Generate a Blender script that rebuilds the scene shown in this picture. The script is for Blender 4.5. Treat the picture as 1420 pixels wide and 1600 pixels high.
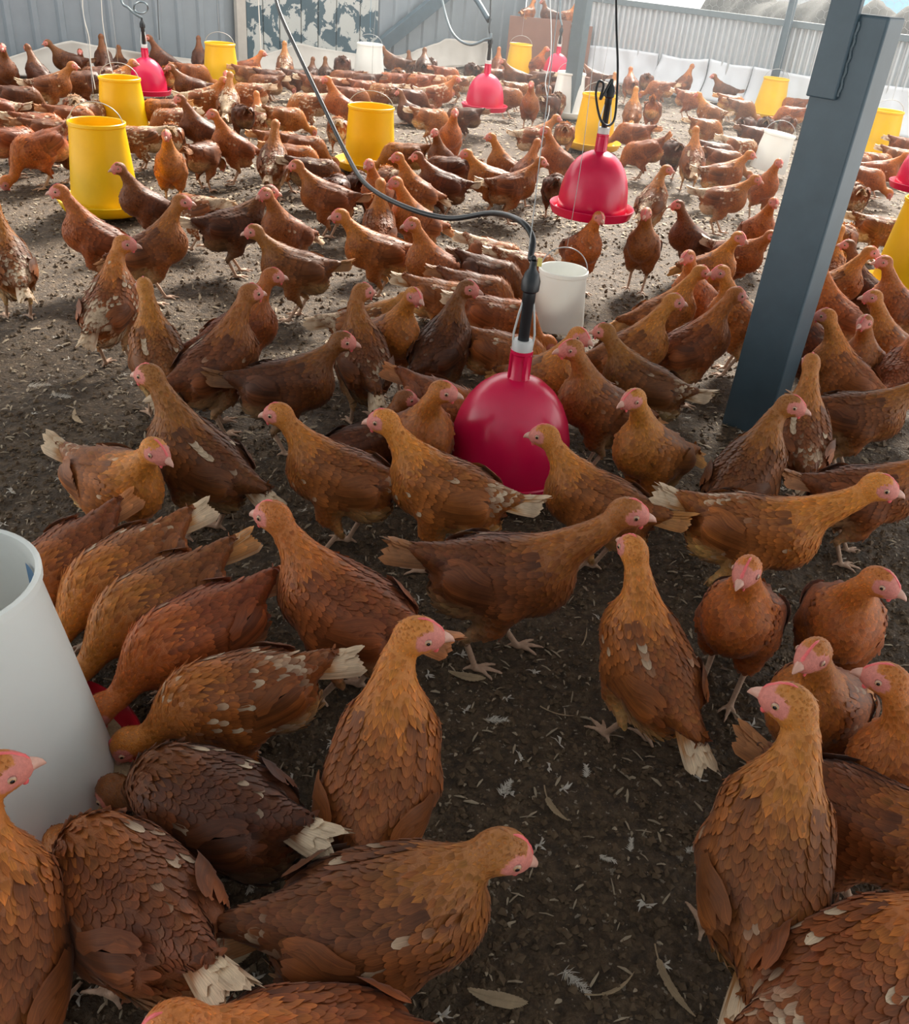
import bpy, bmesh, math, random
import numpy as np
from mathutils import Vector, Matrix

for _o in list(bpy.data.objects): bpy.data.objects.remove(_o)
scene = bpy.context.scene
COL = scene.collection
random.seed(7); RNG = np.random.RandomState(7)

# ---------------------------------------------------------------- camera
F_PX = 1400.0; PITCH = math.radians(32.0); ROLL = math.radians(5.6); CAM_H = 1.4
_fw = np.array([0, math.cos(PITCH), -math.sin(PITCH)]); _up = np.array([0, math.sin(PITCH), math.cos(PITCH)]); _rt = np.array([1., 0, 0])
_r = np.array([math.cos(ROLL), math.sin(ROLL)]); _u = np.array([math.sin(ROLL), -math.cos(ROLL)])
cam = bpy.data.cameras.new('camera'); cam_ob = bpy.data.objects.new('camera', cam); COL.objects.link(cam_ob)
cam.sensor_fit = 'VERTICAL'; cam.sensor_height = 36; cam.lens = 36 * F_PX / 1600; cam.clip_start = .02
_cr = math.cos(ROLL) * _rt + math.sin(ROLL) * _up; _cu = -math.sin(ROLL) * _rt + math.cos(ROLL) * _up
cam_ob.matrix_world = Matrix([(*[(_cr[i], _cu[i], -_fw[i])[j] for j in range(3)], (0, 0, CAM_H)[i]) for i in range(3)] + [(0, 0, 0, 1)])
scene.camera = cam_ob

# ---------------------------------------------------------------- light
world = bpy.data.worlds.new('sky'); scene.world = world; world.use_nodes = True
_bg = world.node_tree.nodes['Background']
_bg.inputs[0].default_value = (1.0, .975, .94, 1); _bg.inputs[1].default_value = 1.55
sun = bpy.data.lights.new('sun', 'SUN'); sun.energy = 6.6; sun.angle = math.radians(14); sun.color = (1.0, .93, .82)
sun_ob = bpy.data.objects.new('sun', sun); COL.objects.link(sun_ob)
SUN_AZ, SUN_EL = 72., 39.      # where the sun stands: azimuth from +x, elevation
_sd = Vector((math.cos(math.radians(SUN_AZ)) * math.cos(math.radians(SUN_EL)), math.sin(math.radians(SUN_AZ)) * math.cos(math.radians(SUN_EL)), math.sin(math.radians(SUN_EL))))
sun_ob.rotation_euler = _sd.to_track_quat('Z', 'Y').to_euler()
scene.view_settings.view_transform = 'Standard'; scene.view_settings.look = 'None'
scene.view_settings.gamma = 1; scene.view_settings.use_curve_mapping = False
scene.view_settings.exposure = 0.75

scene.cycles.max_bounces = 6; scene.cycles.diffuse_bounces = 3; scene.cycles.glossy_bounces = 3; scene.cycles.transmission_bounces = 4; scene.cycles.volume_bounces = 0

# ---------------------------------------------------------------- places in the shed
def _ray(x, y):
    p = np.array([x - 710., y - 800.]); return _fw + _rt * (p @ _r) / F_PX + _up * (p @ _u) / F_PX
def at(x, y, z=0.):            # point of the plane at height z seen there in the photograph
    d = _ray(x, y); return np.array([0, 0, CAM_H]) + d * ((z - CAM_H) / d[2])
def atd(x, y, depth): return np.array([0, 0, CAM_H]) + _ray(x, y) * depth
def proj(P):
    v = np.asarray(P, float) - [0, 0, CAM_H]; dz = v @ _fw
    q = _r * (v @ _rt) * F_PX / dz + _u * (v @ _up) * F_PX / dz
    return q[0] + 710, q[1] + 800, dz
SHED = math.radians(48.2)
E1 = np.array([math.cos(SHED), math.sin(SHED), 0]); E2 = np.array([math.sin(SHED), -math.cos(SHED), 0])
_a = at(385, 110); _b = at(1170, 170)
CORNER = _a + E1 * ((_b - _a) @ E1)
def W(a, b, z=0.): return CORNER + E2 * a - E1 * b + np.array([0, 0, z])      # a along the right wall, b along the left wall
def on_left(x, y, off=0.):     # -> (b, z) on the left wall plane
    d = _ray(x, y); o = np.array([0, 0, CAM_H]); t = ((CORNER + E2 * off - o) @ E2) / (d @ E2); p = o + d * t
    return -((p - CORNER) @ E1), p[2]
def on_right(x, y, off=0.):
    d = _ray(x, y); o = np.array([0, 0, CAM_H]); t = ((CORNER - E1 * off - o) @ E1) / (d @ E1); p = o + d * t
    return (p - CORNER) @ E2, p[2]
# ---------------------------------------------------------------- helpers
def link(o): COL.objects.link(o); return o
def mesh_obj(name, V, F, mat, parent=None, smooth=False, loc=None):
    me = bpy.data.meshes.new(name)
    me.from_pydata([tuple(map(float, v)) for v in V], [], [tuple(map(int, f)) for f in F])
    if mat: me.materials.append(M[mat] if isinstance(mat, str) else mat)
    if smooth: me.polygons.foreach_set('use_smooth', [True] * len(me.polygons))
    me.update()
    o = link(bpy.data.objects.new(name, me)); o.parent = parent
    if loc is not None: o.location = loc
    return o
def tag(o, label=None, cat=None, group=None, kind=None):
    if label: o['label'] = label
    if cat: o['category'] = cat
    if group: o['group'] = group
    if kind: o['kind'] = kind
    return o
def empty(name, loc=(0, 0, 0), rz=0.):
    o = link(bpy.data.objects.new(name, None)); o.location = tuple(loc); o.rotation_euler.z = rz; o.empty_display_size = .1
    return o
def box_vf(c, ax, ay, az):
    """box about c with half-axis vectors"""
    c, ax, ay, az = [np.asarray(v, float) for v in (c, ax, ay, az)]
    V = [c + sx * ax + sy * ay + sz * az for sx in (-1, 1) for sy in (-1, 1) for sz in (-1, 1)]
    F = [(0, 1, 3, 2), (4, 6, 7, 5), (0, 4, 5, 1), (2, 3, 7, 6), (0, 2, 6, 4), (1, 5, 7, 3)]
    return V, F
def join(*vfs):
    V = []; F = []
    for v, f in vfs:
        n = len(V); V += list(v); F += [tuple(i + n for i in q) for q in f]
    return V, F
def bevel(o, w=.004, seg=2):
    m = o.modifiers.new('bevel', 'BEVEL'); m.width = w; m.segments = seg; m.limit_method = 'ANGLE'; return o
def tube_vf(pts, r, seg=8, closed=False):
    pts = np.asarray(pts, float); n = len(pts)
    rr = np.full(n, r) if np.isscalar(r) else np.asarray(r)
    T = np.gradient(pts, axis=0)
    if closed: T = np.roll(pts, -1, 0) - np.roll(pts, 1, 0)
    T /= np.maximum(np.linalg.norm(T, axis=1), 1e-9)[:, None]
    u = np.cross(T[0], [0, 0, 1.]);
    if np.linalg.norm(u) < 1e-3: u = np.cross(T[0], [1., 0, 0])
    V = []; F = []
    for i in range(n):
        u = u - T[i] * (u @ T[i]); u /= np.linalg.norm(u); w = np.cross(T[i], u)
        for k in range(seg):
            a = 2 * math.pi * k / seg; V.append(pts[i] + rr[i] * (math.cos(a) * u + math.sin(a) * w))
    for i in range(n if closed else n - 1):
        j = (i + 1) % n
        for k in range(seg): F.append((i * seg + k, i * seg + (k + 1) % seg, j * seg + (k + 1) % seg, j * seg + k))
    if not closed: F.append(tuple(range(seg))[::-1]); F.append(tuple((n - 1) * seg + k for k in range(seg)))
    return V, F
def smooth_path(pts, n=60):
    """Catmull-Rom through the points"""
    P = np.asarray(pts, float); P = np.vstack([2 * P[0] - P[1], P, 2 * P[-1] - P[-2]]); out = []
    m = len(P) - 3
    for i in range(m):
        k = max(3, n // m)
        for t in np.linspace(0, 1, k, endpoint=False):
            a, b, c, d = P[i:i + 4]
            out.append(.5 * (2 * b + (c - a) * t + (2 * a - 5 * b + 4 * c - d) * t * t + (3 * b - a - 3 * c + d) * t ** 3))
    out.append(P[-2]); return np.array(out)
def lathe_vf(prof, seg=40):
    V = []; F = []
    for r, z in prof:
        for k in range(seg):
            a = 2 * math.pi * k / seg; V.append((r * math.cos(a), r * math.sin(a), z))
    for i in range(len(prof) - 1):
        for k in range(seg): F.append((i * seg + k, i * seg + (k + 1) % seg, (i + 1) * seg + (k + 1) % seg, (i + 1) * seg + k))
    return V, F
def lathe(name, prof, mat, parent=None, seg=40, loc=None, smooth=True):
    V, F = lathe_vf(prof, seg)
    o = mesh_obj(name, V, F, mat, parent, smooth, loc)
    o.data.set_sharp_from_angle(angle=math.radians(40)); return o
def vnoise(x, y, seed=0):
    """smooth value noise in numpy"""
    xi = np.floor(x).astype(int); yi = np.floor(y).astype(int); xf = x - xi; yf = y - yi
    def h(a, b):
        n = (a * 374761393 + b * 668265263 + seed * 974711) & 0x7fffffff
        n = ((n ^ (n >> 13)) * 1274126177) & 0x7fffffff
        return (n ^ (n >> 16)) / 0x7fffffff
    sx = xf * xf * (3 - 2 * xf); sy = yf * yf * (3 - 2 * yf)
    return (h(xi, yi) * (1 - sx) + h(xi + 1, yi) * sx) * (1 - sy) + (h(xi, yi + 1) * (1 - sx) + h(xi + 1, yi + 1) * sx) * sy
def ground_z(x, y):
    x = np.asarray(x, float); y = np.asarray(y, float)
    return ((vnoise(x * 3, y * 3, 1) - .5) * .020 + (vnoise(x * 14, y * 14, 2) - .5) * .010 + (vnoise(x * 45, y * 45, 3) - .5) * .009 + (vnoise(x * 110, y * 110, 4) - .5) * .005) - .006
# ---------------------------------------------------------------- materials
M = {}
def nt_mat(name):
    m = bpy.data.materials.new(name); m.use_nodes = True
    nt = m.node_tree; nt.nodes.clear()
    out = nt.nodes.new('ShaderNodeOutputMaterial'); bs = nt.nodes.new('ShaderNodeBsdfPrincipled')
    nt.links.new(bs.outputs[0], out.inputs[0]); M[name] = m
    return m, nt, bs, out
def N(nt, typ, **kw):
    n = nt.nodes.new(typ)
    for k, v in kw.items():
        if k.startswith('i_'):
            n.inputs[int(k[2:]) if k[2:].isdigit() else k[2:].replace('_', ' ')].default_value = v
        else: setattr(n, k, v)
    return n
def MATH(nt, op, a, b=None, c=None):
    n = nt.nodes.new('ShaderNodeMath'); n.operation = op
    for i, v in enumerate((a, b, c)):
        if v is None: continue
        if isinstance(v, (int, float)): n.inputs[i].default_value = v
        else: nt.links.new(v, n.inputs[i])
    return n.outputs[0]
def MIX(nt, f, a, b, mode='MIX'):
    n = nt.nodes.new('ShaderNodeMix'); n.data_type = 'RGBA'; n.blend_type = mode
    for i, v in ((0, f), (6, a), (7, b)):
        if isinstance(v, (int, float)): n.inputs[i].default_value = v
        elif isinstance(v, tuple): n.inputs[i].default_value = v if len(v) == 4 else (*v, 1)
        else: nt.links.new(v, n.inputs[i])
    return n.outputs[2]
def RAMP(nt, fac, stops):
    n = nt.nodes.new('ShaderNodeValToRGB'); e = n.color_ramp.elements
    while len(e) < len(stops): e.new(.5)
    for s, (p, c) in zip(e, stops): s.position = p; s.color = c if len(c) == 4 else (*c, 1)
    nt.links.new(fac, n.inputs[0]); return n.outputs[0]
def NOISE(nt, scale, detail=3, rough=.55, vec=None, dist=0.):
    n = nt.nodes.new('ShaderNodeTexNoise'); n.inputs['Scale'].default_value = scale; n.inputs['Detail'].default_value = detail
    n.inputs['Roughness'].default_value = rough; n.inputs['Distortion'].default_value = dist
    if vec is not None: nt.links.new(vec, n.inputs['Vector'])
    return n.outputs[0]
def OBJC(nt): return nt.nodes.new('ShaderNodeTexCoord').outputs['Object']
def BUMP(nt, bs, h, strength=.4, dist=.01):
    b = nt.nodes.new('ShaderNodeBump'); b.inputs['Strength'].default_value = strength; b.inputs['Distance'].default_value = dist
    nt.links.new(h, b.inputs['Height']); nt.links.new(b.outputs[0], bs.inputs['Normal'])
def plain(name, col, rough=.5, var=.12, scale=30, metal=0., bump=.0, spec=.5, trans=0.):
    m, nt, bs, out = nt_mat(name)
    o = OBJC(nt); n = NOISE(nt, scale, 4, .6, o)
    c = MIX(nt, n, tuple(max(0, x * (1 - var)) for x in col), tuple(min(1, x * (1 + var)) for x in col))
    nt.links.new(c, bs.inputs['Base Color']); bs.inputs['Roughness'].default_value = rough
    bs.inputs['Metallic'].default_value = metal; bs.inputs['Specular IOR Level'].default_value = spec
    if bump: BUMP(nt, bs, n, bump, .004)
    if trans:
        t = N(nt, 'ShaderNodeBsdfTranslucent'); nt.links.new(c, t.inputs[0])
        mx = N(nt, 'ShaderNodeMixShader'); mx.inputs[0].default_value = trans
        nt.links.new(bs.outputs[0], mx.inputs[1]); nt.links.new(t.outputs[0], mx.inputs[2]); nt.links.new(mx.outputs[0], out.inputs[0])
    return m

def N_stretch(nt, vec):
    """feather space, stretched so that noise runs as streaks along the shaft"""
    mp = nt.nodes.new('ShaderNodeMapping'); mp.inputs['Scale'].default_value = (.008, .0012, .05)
    nt.links.new(vec, mp.inputs['Vector']); return mp.outputs[0]
def SMOOTH(nt, v, a, b):
    n = nt.nodes.new('ShaderNodeMapRange'); n.interpolation_type = 'SMOOTHSTEP'; nt.links.new(v, n.inputs[0]); n.inputs[1].default_value = a; n.inputs[2].default_value = b
    return n.outputs[0]
def hen_materials():
    # plumage: colour by region (stored per feather), tinted per hen, cream feathers where the hen has them
    m, nt, bs, out = nt_mat('feather')
    fc = N(nt, 'ShaderNodeAttribute', attribute_name='fc'); fp = N(nt, 'ShaderNodeAttribute', attribute_name='fp')
    oi = N(nt, 'ShaderNodeObjectInfo')
    sep = N(nt, 'ShaderNodeSeparateXYZ'); nt.links.new(fp.outputs['Vector'], sep.inputs[0])
    u, t, rnd = sep.outputs
    au = MATH(nt, 'ABSOLUTE', u)
    tinted = MIX(nt, 1., fc.outputs['Color'], oi.outputs['Color'], 'MULTIPLY')
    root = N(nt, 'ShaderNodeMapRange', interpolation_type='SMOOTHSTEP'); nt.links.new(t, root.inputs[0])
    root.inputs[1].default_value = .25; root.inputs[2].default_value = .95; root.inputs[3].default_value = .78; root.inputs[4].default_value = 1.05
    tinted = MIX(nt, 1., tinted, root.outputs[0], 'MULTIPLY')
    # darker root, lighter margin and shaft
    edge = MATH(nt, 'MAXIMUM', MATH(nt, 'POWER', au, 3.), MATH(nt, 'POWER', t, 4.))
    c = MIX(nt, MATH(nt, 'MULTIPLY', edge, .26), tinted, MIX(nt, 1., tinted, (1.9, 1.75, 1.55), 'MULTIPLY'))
    c = MIX(nt, MATH(nt, 'MULTIPLY', MATH(nt, 'LESS_THAN', au, .10), .25), c, MIX(nt, 1., tinted, (1.8, 1.7, 1.5), 'MULTIPLY'))
    # cream: per-feather value below the hen's share
    white = MATH(nt, 'MULTIPLY', MATH(nt, 'SUBTRACT', oi.outputs['Alpha'], fc.outputs['Alpha']), 6.)
    white = MATH(nt, 'MINIMUM', MATH(nt, 'MAXIMUM', white, 0.), 1.)
    istail = MATH(nt, 'GREATER_THAN', rnd, 1.5)
    tipw = MATH(nt, 'MULTIPLY', istail, MATH(nt, 'MULTIPLY', SMOOTH(nt, MATH(nt, 'ADD', t, MATH(nt, 'MULTIPLY', rnd, .35)), 1.22, 1.62), MATH(nt, 'GREATER_THAN', oi.outputs['Alpha'], .10)))
    wf = MATH(nt, 'MAXIMUM', MATH(nt, 'MULTIPLY', white, MATH(nt, 'MULTIPLY_ADD', t, .9, .25)), MATH(nt, 'MULTIPLY', tipw, .9))
    wf = MATH(nt, 'MINIMUM', wf, .92)
    c = MIX(nt, wf, c, (.78, .61, .43, 1))
    # barbs
    b = MATH(nt, 'SINE', MATH(nt, 'MULTIPLY', MATH(nt, 'ADD', MATH(nt, 'MULTIPLY', au, .5), MATH(nt, 'MULTIPLY', t, -1.)), 60.))
    c = MIX(nt, MATH(nt, 'MULTIPLY_ADD', b, .07, .07), c, MIX(nt, 1., c, (.6, .58, .55), 'MULTIPLY'))
    o = OBJC(nt); st = NOISE(nt, 900, 2, .6, N_stretch(nt, fp.outputs['Vector']))
    lo = NOISE(nt, 17, 3, .6, o)
    c = MIX(nt, 1., c, RAMP(nt, st, [(.25, (.70, .68, .66)), (.75, (1.22, 1.22, 1.22))]), 'MULTIPLY')
    c = MIX(nt, 1., c, RAMP(nt, lo, [(.30, (.74, .70, .68)), (.70, (1.22, 1.24, 1.22))]), 'MULTIPLY')
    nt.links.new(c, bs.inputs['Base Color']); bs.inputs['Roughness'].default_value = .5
    bs.inputs['Specular IOR Level'].default_value = .35
    bs.inputs['Sheen Weight'].default_value = .12; bs.inputs['Sheen Roughness'].default_value = .4
    tr = N(nt, 'ShaderNodeBsdfTranslucent'); nt.links.new(c, tr.inputs[0])
    mx = N(nt, 'ShaderNodeMixShader'); mx.inputs[0].default_value = .22
    nt.links.new(bs.outputs[0], mx.inputs[1]); nt.links.new(tr.outputs[0], mx.inputs[2]); nt.links.new(mx.outputs[0], out.inputs[0])
    # skin and down beneath
    m, nt, bs, out = nt_mat('hen_body')
    fc = N(nt, 'ShaderNodeAttribute', attribute_name='fc'); oi = N(nt, 'ShaderNodeObjectInfo'); o = OBJC(nt)
    feath = MATH(nt, 'LESS_THAN', fc.outputs['Alpha'], .25)
    c = MIX(nt, feath, fc.outputs['Color'], MIX(nt, 1., fc.outputs['Color'], oi.outputs['Color'], 'MULTIPLY'))
    n = NOISE(nt, 160, 3, .6, o)
    c = MIX(nt, n, MIX(nt, 1., c, (.6, .55, .55), 'MULTIPLY'), MIX(nt, 1., c, (1.15, 1.15, 1.15), 'MULTIPLY'))
    nt.links.new(c, bs.inputs['Base Color']); bs.inputs['Roughness'].default_value = .6
    BUMP(nt, bs, NOISE(nt, 420, 2, .5, o), .5, .002)
    plain('comb', (.80, .13, .13), .45, .2, 200, bump=.3)
    plain('beak', (.62, .34, .26), .4, .25, 120)
    m, nt, bs, out = nt_mat('eye')
    er = N(nt, 'ShaderNodeAttribute', attribute_name='er')
    c = RAMP(nt, MATH(nt, 'MULTIPLY', er.outputs['Fac'], 165.), [(0, (.01, .008, .008)), (.40, (.01, .008, .008)), (.44, (.50, .26, .12)), (.74, (.46, .30, .20)), (.86, (.34, .11, .09))])
    nt.links.new(c, bs.inputs['Base Color']); bs.inputs['Roughness'].default_value = .12
hen_materials()
# ---------------------------------------------------------------- hens
def smin(a, b, k):
    h = np.clip(0.5 + 0.5 * (b - a) / k, 0, 1)
    return b + (a - b) * h - k * h * (1 - h)

def sd_ell(P, c, r):
    q = (P - np.asarray(c)) / np.asarray(r)
    k0 = np.linalg.norm(q, axis=-1)
    k1 = np.linalg.norm(q / np.asarray(r), axis=-1)
    return k0 * (k0 - 1.0) / np.maximum(k1, 1e-6)

def sd_cone(P, a, b, ra, rb):
    a = np.asarray(a, float); b = np.asarray(b, float); ab = b - a
    t = np.clip(((P - a) @ ab) / (ab @ ab), 0, 1)
    return np.linalg.norm(P - a - t[..., None] * ab, axis=-1) - (ra + (rb - ra) * t)

def surface_nets(f, lo, h):
    """vertices and quads of the zero level of the sampled field f"""
    s = f < 0
    nx, ny, nz = f.shape
    acc = np.zeros((nx - 1, ny - 1, nz - 1, 3)); cnt = np.zeros((nx - 1, ny - 1, nz - 1))
    off = [(i, j, k) for i in (0, 1) for j in (0, 1) for k in (0, 1)]
    def sub(a, o): return a[o[0]:nx - 1 + o[0], o[1]:ny - 1 + o[1], o[2]:nz - 1 + o[2]]
    for o in off:
        for ax in range(3):
            if o[ax] == 0:
                o2 = list(o); o2[ax] = 1
                a = sub(f, o); b = sub(f, o2); m = sub(s, o) != sub(s, o2)
                t = np.where(m, a / np.where(m, a - b, 1), 0)
                for d in range(3):
                    acc[..., d] += np.where(m, o[d] + (t if d == ax else 0), 0)
                cnt += m
    act = cnt > 0
    idx = -np.ones(act.shape, int); idx[act] = np.arange(act.sum())
    ijk = np.argwhere(act)
    V = (ijk + acc[act] / cnt[act][:, None]) * h + lo
    Q = []
    for ax in range(3):
        u, v = [(1, 2), (2, 0), (0, 1)][ax]
        e1 = np.moveaxis(s, ax, 0)[:-1]; e2 = np.moveaxis(s, ax, 0)[1:]
        m = np.moveaxis(e1 != e2, 0, ax); fl = np.moveaxis(e1 & ~e2, 0, ax)
        p = np.argwhere(m)
        p = p[(p[:, u] > 0) & (p[:, v] > 0) & (p[:, u] < act.shape[u]) & (p[:, v] < act.shape[v])]
        c = []
        for du, dv in ((0, 0), (1, 0), (1, 1), (0, 1)):
            q = p.copy(); q[:, u] -= du; q[:, v] -= dv; c.append(idx[q[:, 0], q[:, 1], q[:, 2]])
        c = np.stack(c, 1); w = fl[p[:, 0], p[:, 1], p[:, 2]]
        c[~w] = c[~w][:, ::-1]
        Q.append(c[c.min(1) >= 0])
    Q = np.concatenate(Q)
    return V, Q

def rot_y(deg):
    a = math.radians(deg); c, s = math.cos(a), math.sin(a)      # positive lifts the front
    return np.array([[c, 0, -s], [0, 1, 0], [s, 0, c]])

def rot_z(deg):
    a = math.radians(deg); c, s = math.cos(a), math.sin(a)
    return np.array([[c, -s, 0], [s, c, 0], [0, 0, 1]])

def torso(P):
    d = sd_ell(P, (0.0, 0, 0.0), (.128, .072, .078))
    d = smin(d, sd_ell(P, (.062, 0, -.012), (.080, .066, .076)), .03)
    d = smin(d, sd_cone(P, (-.06, 0, .012), (-.158, 0, .056), .058, .020), .035)
    d = smin(d, sd_ell(P, (-.075, 0, -.040), (.066, .058, .052)), .03)
    for sy in (-1, 1):
        d = smin(d, sd_ell(P, (-.015, sy * .056, .012), (.105, .024, .047)), .02)
    return d

def mesh_from(name, V, F, mat, smooth=True, attrs=None, mats=None, mi=None):
    me = bpy.data.meshes.new(name)
    F = np.asarray(F)
    me.vertices.add(len(V)); me.vertices.foreach_set('co', np.asarray(V, np.float32).ravel())
    n = F.shape[1]
    me.loops.add(F.size); me.loops.foreach_set('vertex_index', F.astype(np.int32).ravel())
    me.polygons.add(len(F)); me.polygons.foreach_set('loop_start', np.arange(0, F.size, n, dtype=np.int32))
    me.update(calc_edges=True)
    me.polygons.foreach_set('use_smooth', np.full(len(F), smooth))
    for k, (typ, val) in (attrs or {}).items():
        a = me.attributes.new(k, typ, 'POINT')
        if typ == 'FLOAT_COLOR': a.data.foreach_set('color', np.asarray(val, np.float32).ravel())
        elif typ == 'FLOAT_VECTOR': a.data.foreach_set('vector', np.asarray(val, np.float32).ravel())
        else: a.data.foreach_set('value', np.asarray(val, np.float32).ravel())
    me.materials.append(mat)
    me.validate()
    return me

GOLD = np.array([.54, .190, .034]); RUST = np.array([.40, .118, .026]); BROWN = np.array([.245, .074, .021])
DARK = np.array([.120, .038, .016]); CREAM = np.array([.74, .58, .42]); BUFF = np.array([.60, .34, .15])
FACE = np.array([.68, .23, .18]); LEG = np.array([.56, .36, .24])

class Feathers:
    """collects feathers as small curved strips in one mesh"""
    def __init__(s): s.V = []; s.F = []; s.C = []; s.P = []; s.O = []; s.n = 0
    def add(s, base, direc, nor, length, width, col, wv, rnd, lift=.10, curl=.0, na=2, nl=3, cup=.18, tip=.55, off=(0., .004)):
        d = direc / np.linalg.norm(direc)
        nn = nor - d * (nor @ d); nn /= max(np.linalg.norm(nn), 1e-9)
        side = np.cross(nn, d)
        i0 = s.n
        for i in range(nl + 1):
            t = i / nl
            w = width * .5 * (.62 + 1.15 * t - .9 * t * t) if i < nl else width * .5 * tip
            for j in range(na + 1):
                u = -1 + 2 * j / na
                tt = t - (.07 * u * u if i == nl else 0)
                z = length * (lift * tt - curl * tt * tt) - cup * abs(u) ** 1.5 * w
                s.V.append(base + d * length * tt + side * u * w + nn * z)
                s.C.append((*col, wv)); s.P.append((u, t, rnd)); s.O.append(off[0] + (off[1] - off[0]) * t); s.n += 1
        m = na + 1
        for i in range(nl):
            for j in range(na):
                a = i0 + i * m + j
                s.F.append((a, a + m, a + m + 1, a + 1))
    def push(s, f, lo, h):
        """lift every feather clear of the body"""
        P = np.array(s.V); need = np.array(s.O)
        gr = np.stack(np.gradient(f, h), -1)
        for _ in range(2):
            q = np.clip((P - lo) / h, 0, np.array(f.shape) - 1.001); i = q.astype(int); w = q - i
            d = np.zeros(len(P)); g = np.zeros((len(P), 3))
            for a in (0, 1):
                for b in (0, 1):
                    for c in (0, 1):
                        k = np.where(a, w[:, 0], 1 - w[:, 0]) * np.where(b, w[:, 1], 1 - w[:, 1]) * np.where(c, w[:, 2], 1 - w[:, 2])
                        d += k * f[i[:, 0] + a, i[:, 1] + b, i[:, 2] + c]; g += k[:, None] * gr[i[:, 0] + a, i[:, 1] + b, i[:, 2] + c]
            g /= np.maximum(np.linalg.norm(g, axis=1), 1e-6)[:, None]
            P = P + g * np.maximum(0, need - d)[:, None]
        P[:, 2] = np.maximum(P[:, 2], .001)
        s.V = list(P); s.G = g
    def build(s, name, mat):
        me = mesh_from(name, np.array(s.V), np.array(s.F), mat, True,
                       {'fc': ('FLOAT_COLOR', s.C), 'fp': ('FLOAT_VECTOR', s.P)})
        if hasattr(s, 'G') and len(me.vertices) == len(s.G):       # soft overlap: shade mostly with the body beneath
            nv = np.empty(len(s.G) * 3, np.float32); me.vertices.foreach_get('normal', nv); nv = nv.reshape(-1, 3)
            nv *= np.sign((nv * s.G).sum(1))[:, None]
            q = nv * .40 + s.G * .60; q /= np.maximum(np.linalg.norm(q, axis=1), 1e-6)[:, None]
            me.normals_split_custom_set_from_vertices(q.astype(np.float32))
        return me

def lathe_strip(prof, seg=10):
    V = []; F = []
    for r, z in prof:
        for k in range(seg):
            a = 2 * math.pi * k / seg; V.append((r * math.cos(a), r * math.sin(a), z))
    for i in range(len(prof) - 1):
        for k in range(seg):
            F.append((i * seg + k, i * seg + (k + 1) % seg, (i + 1) * seg + (k + 1) % seg, (i + 1) * seg + k))
    return np.array(V), np.array(F)

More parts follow.
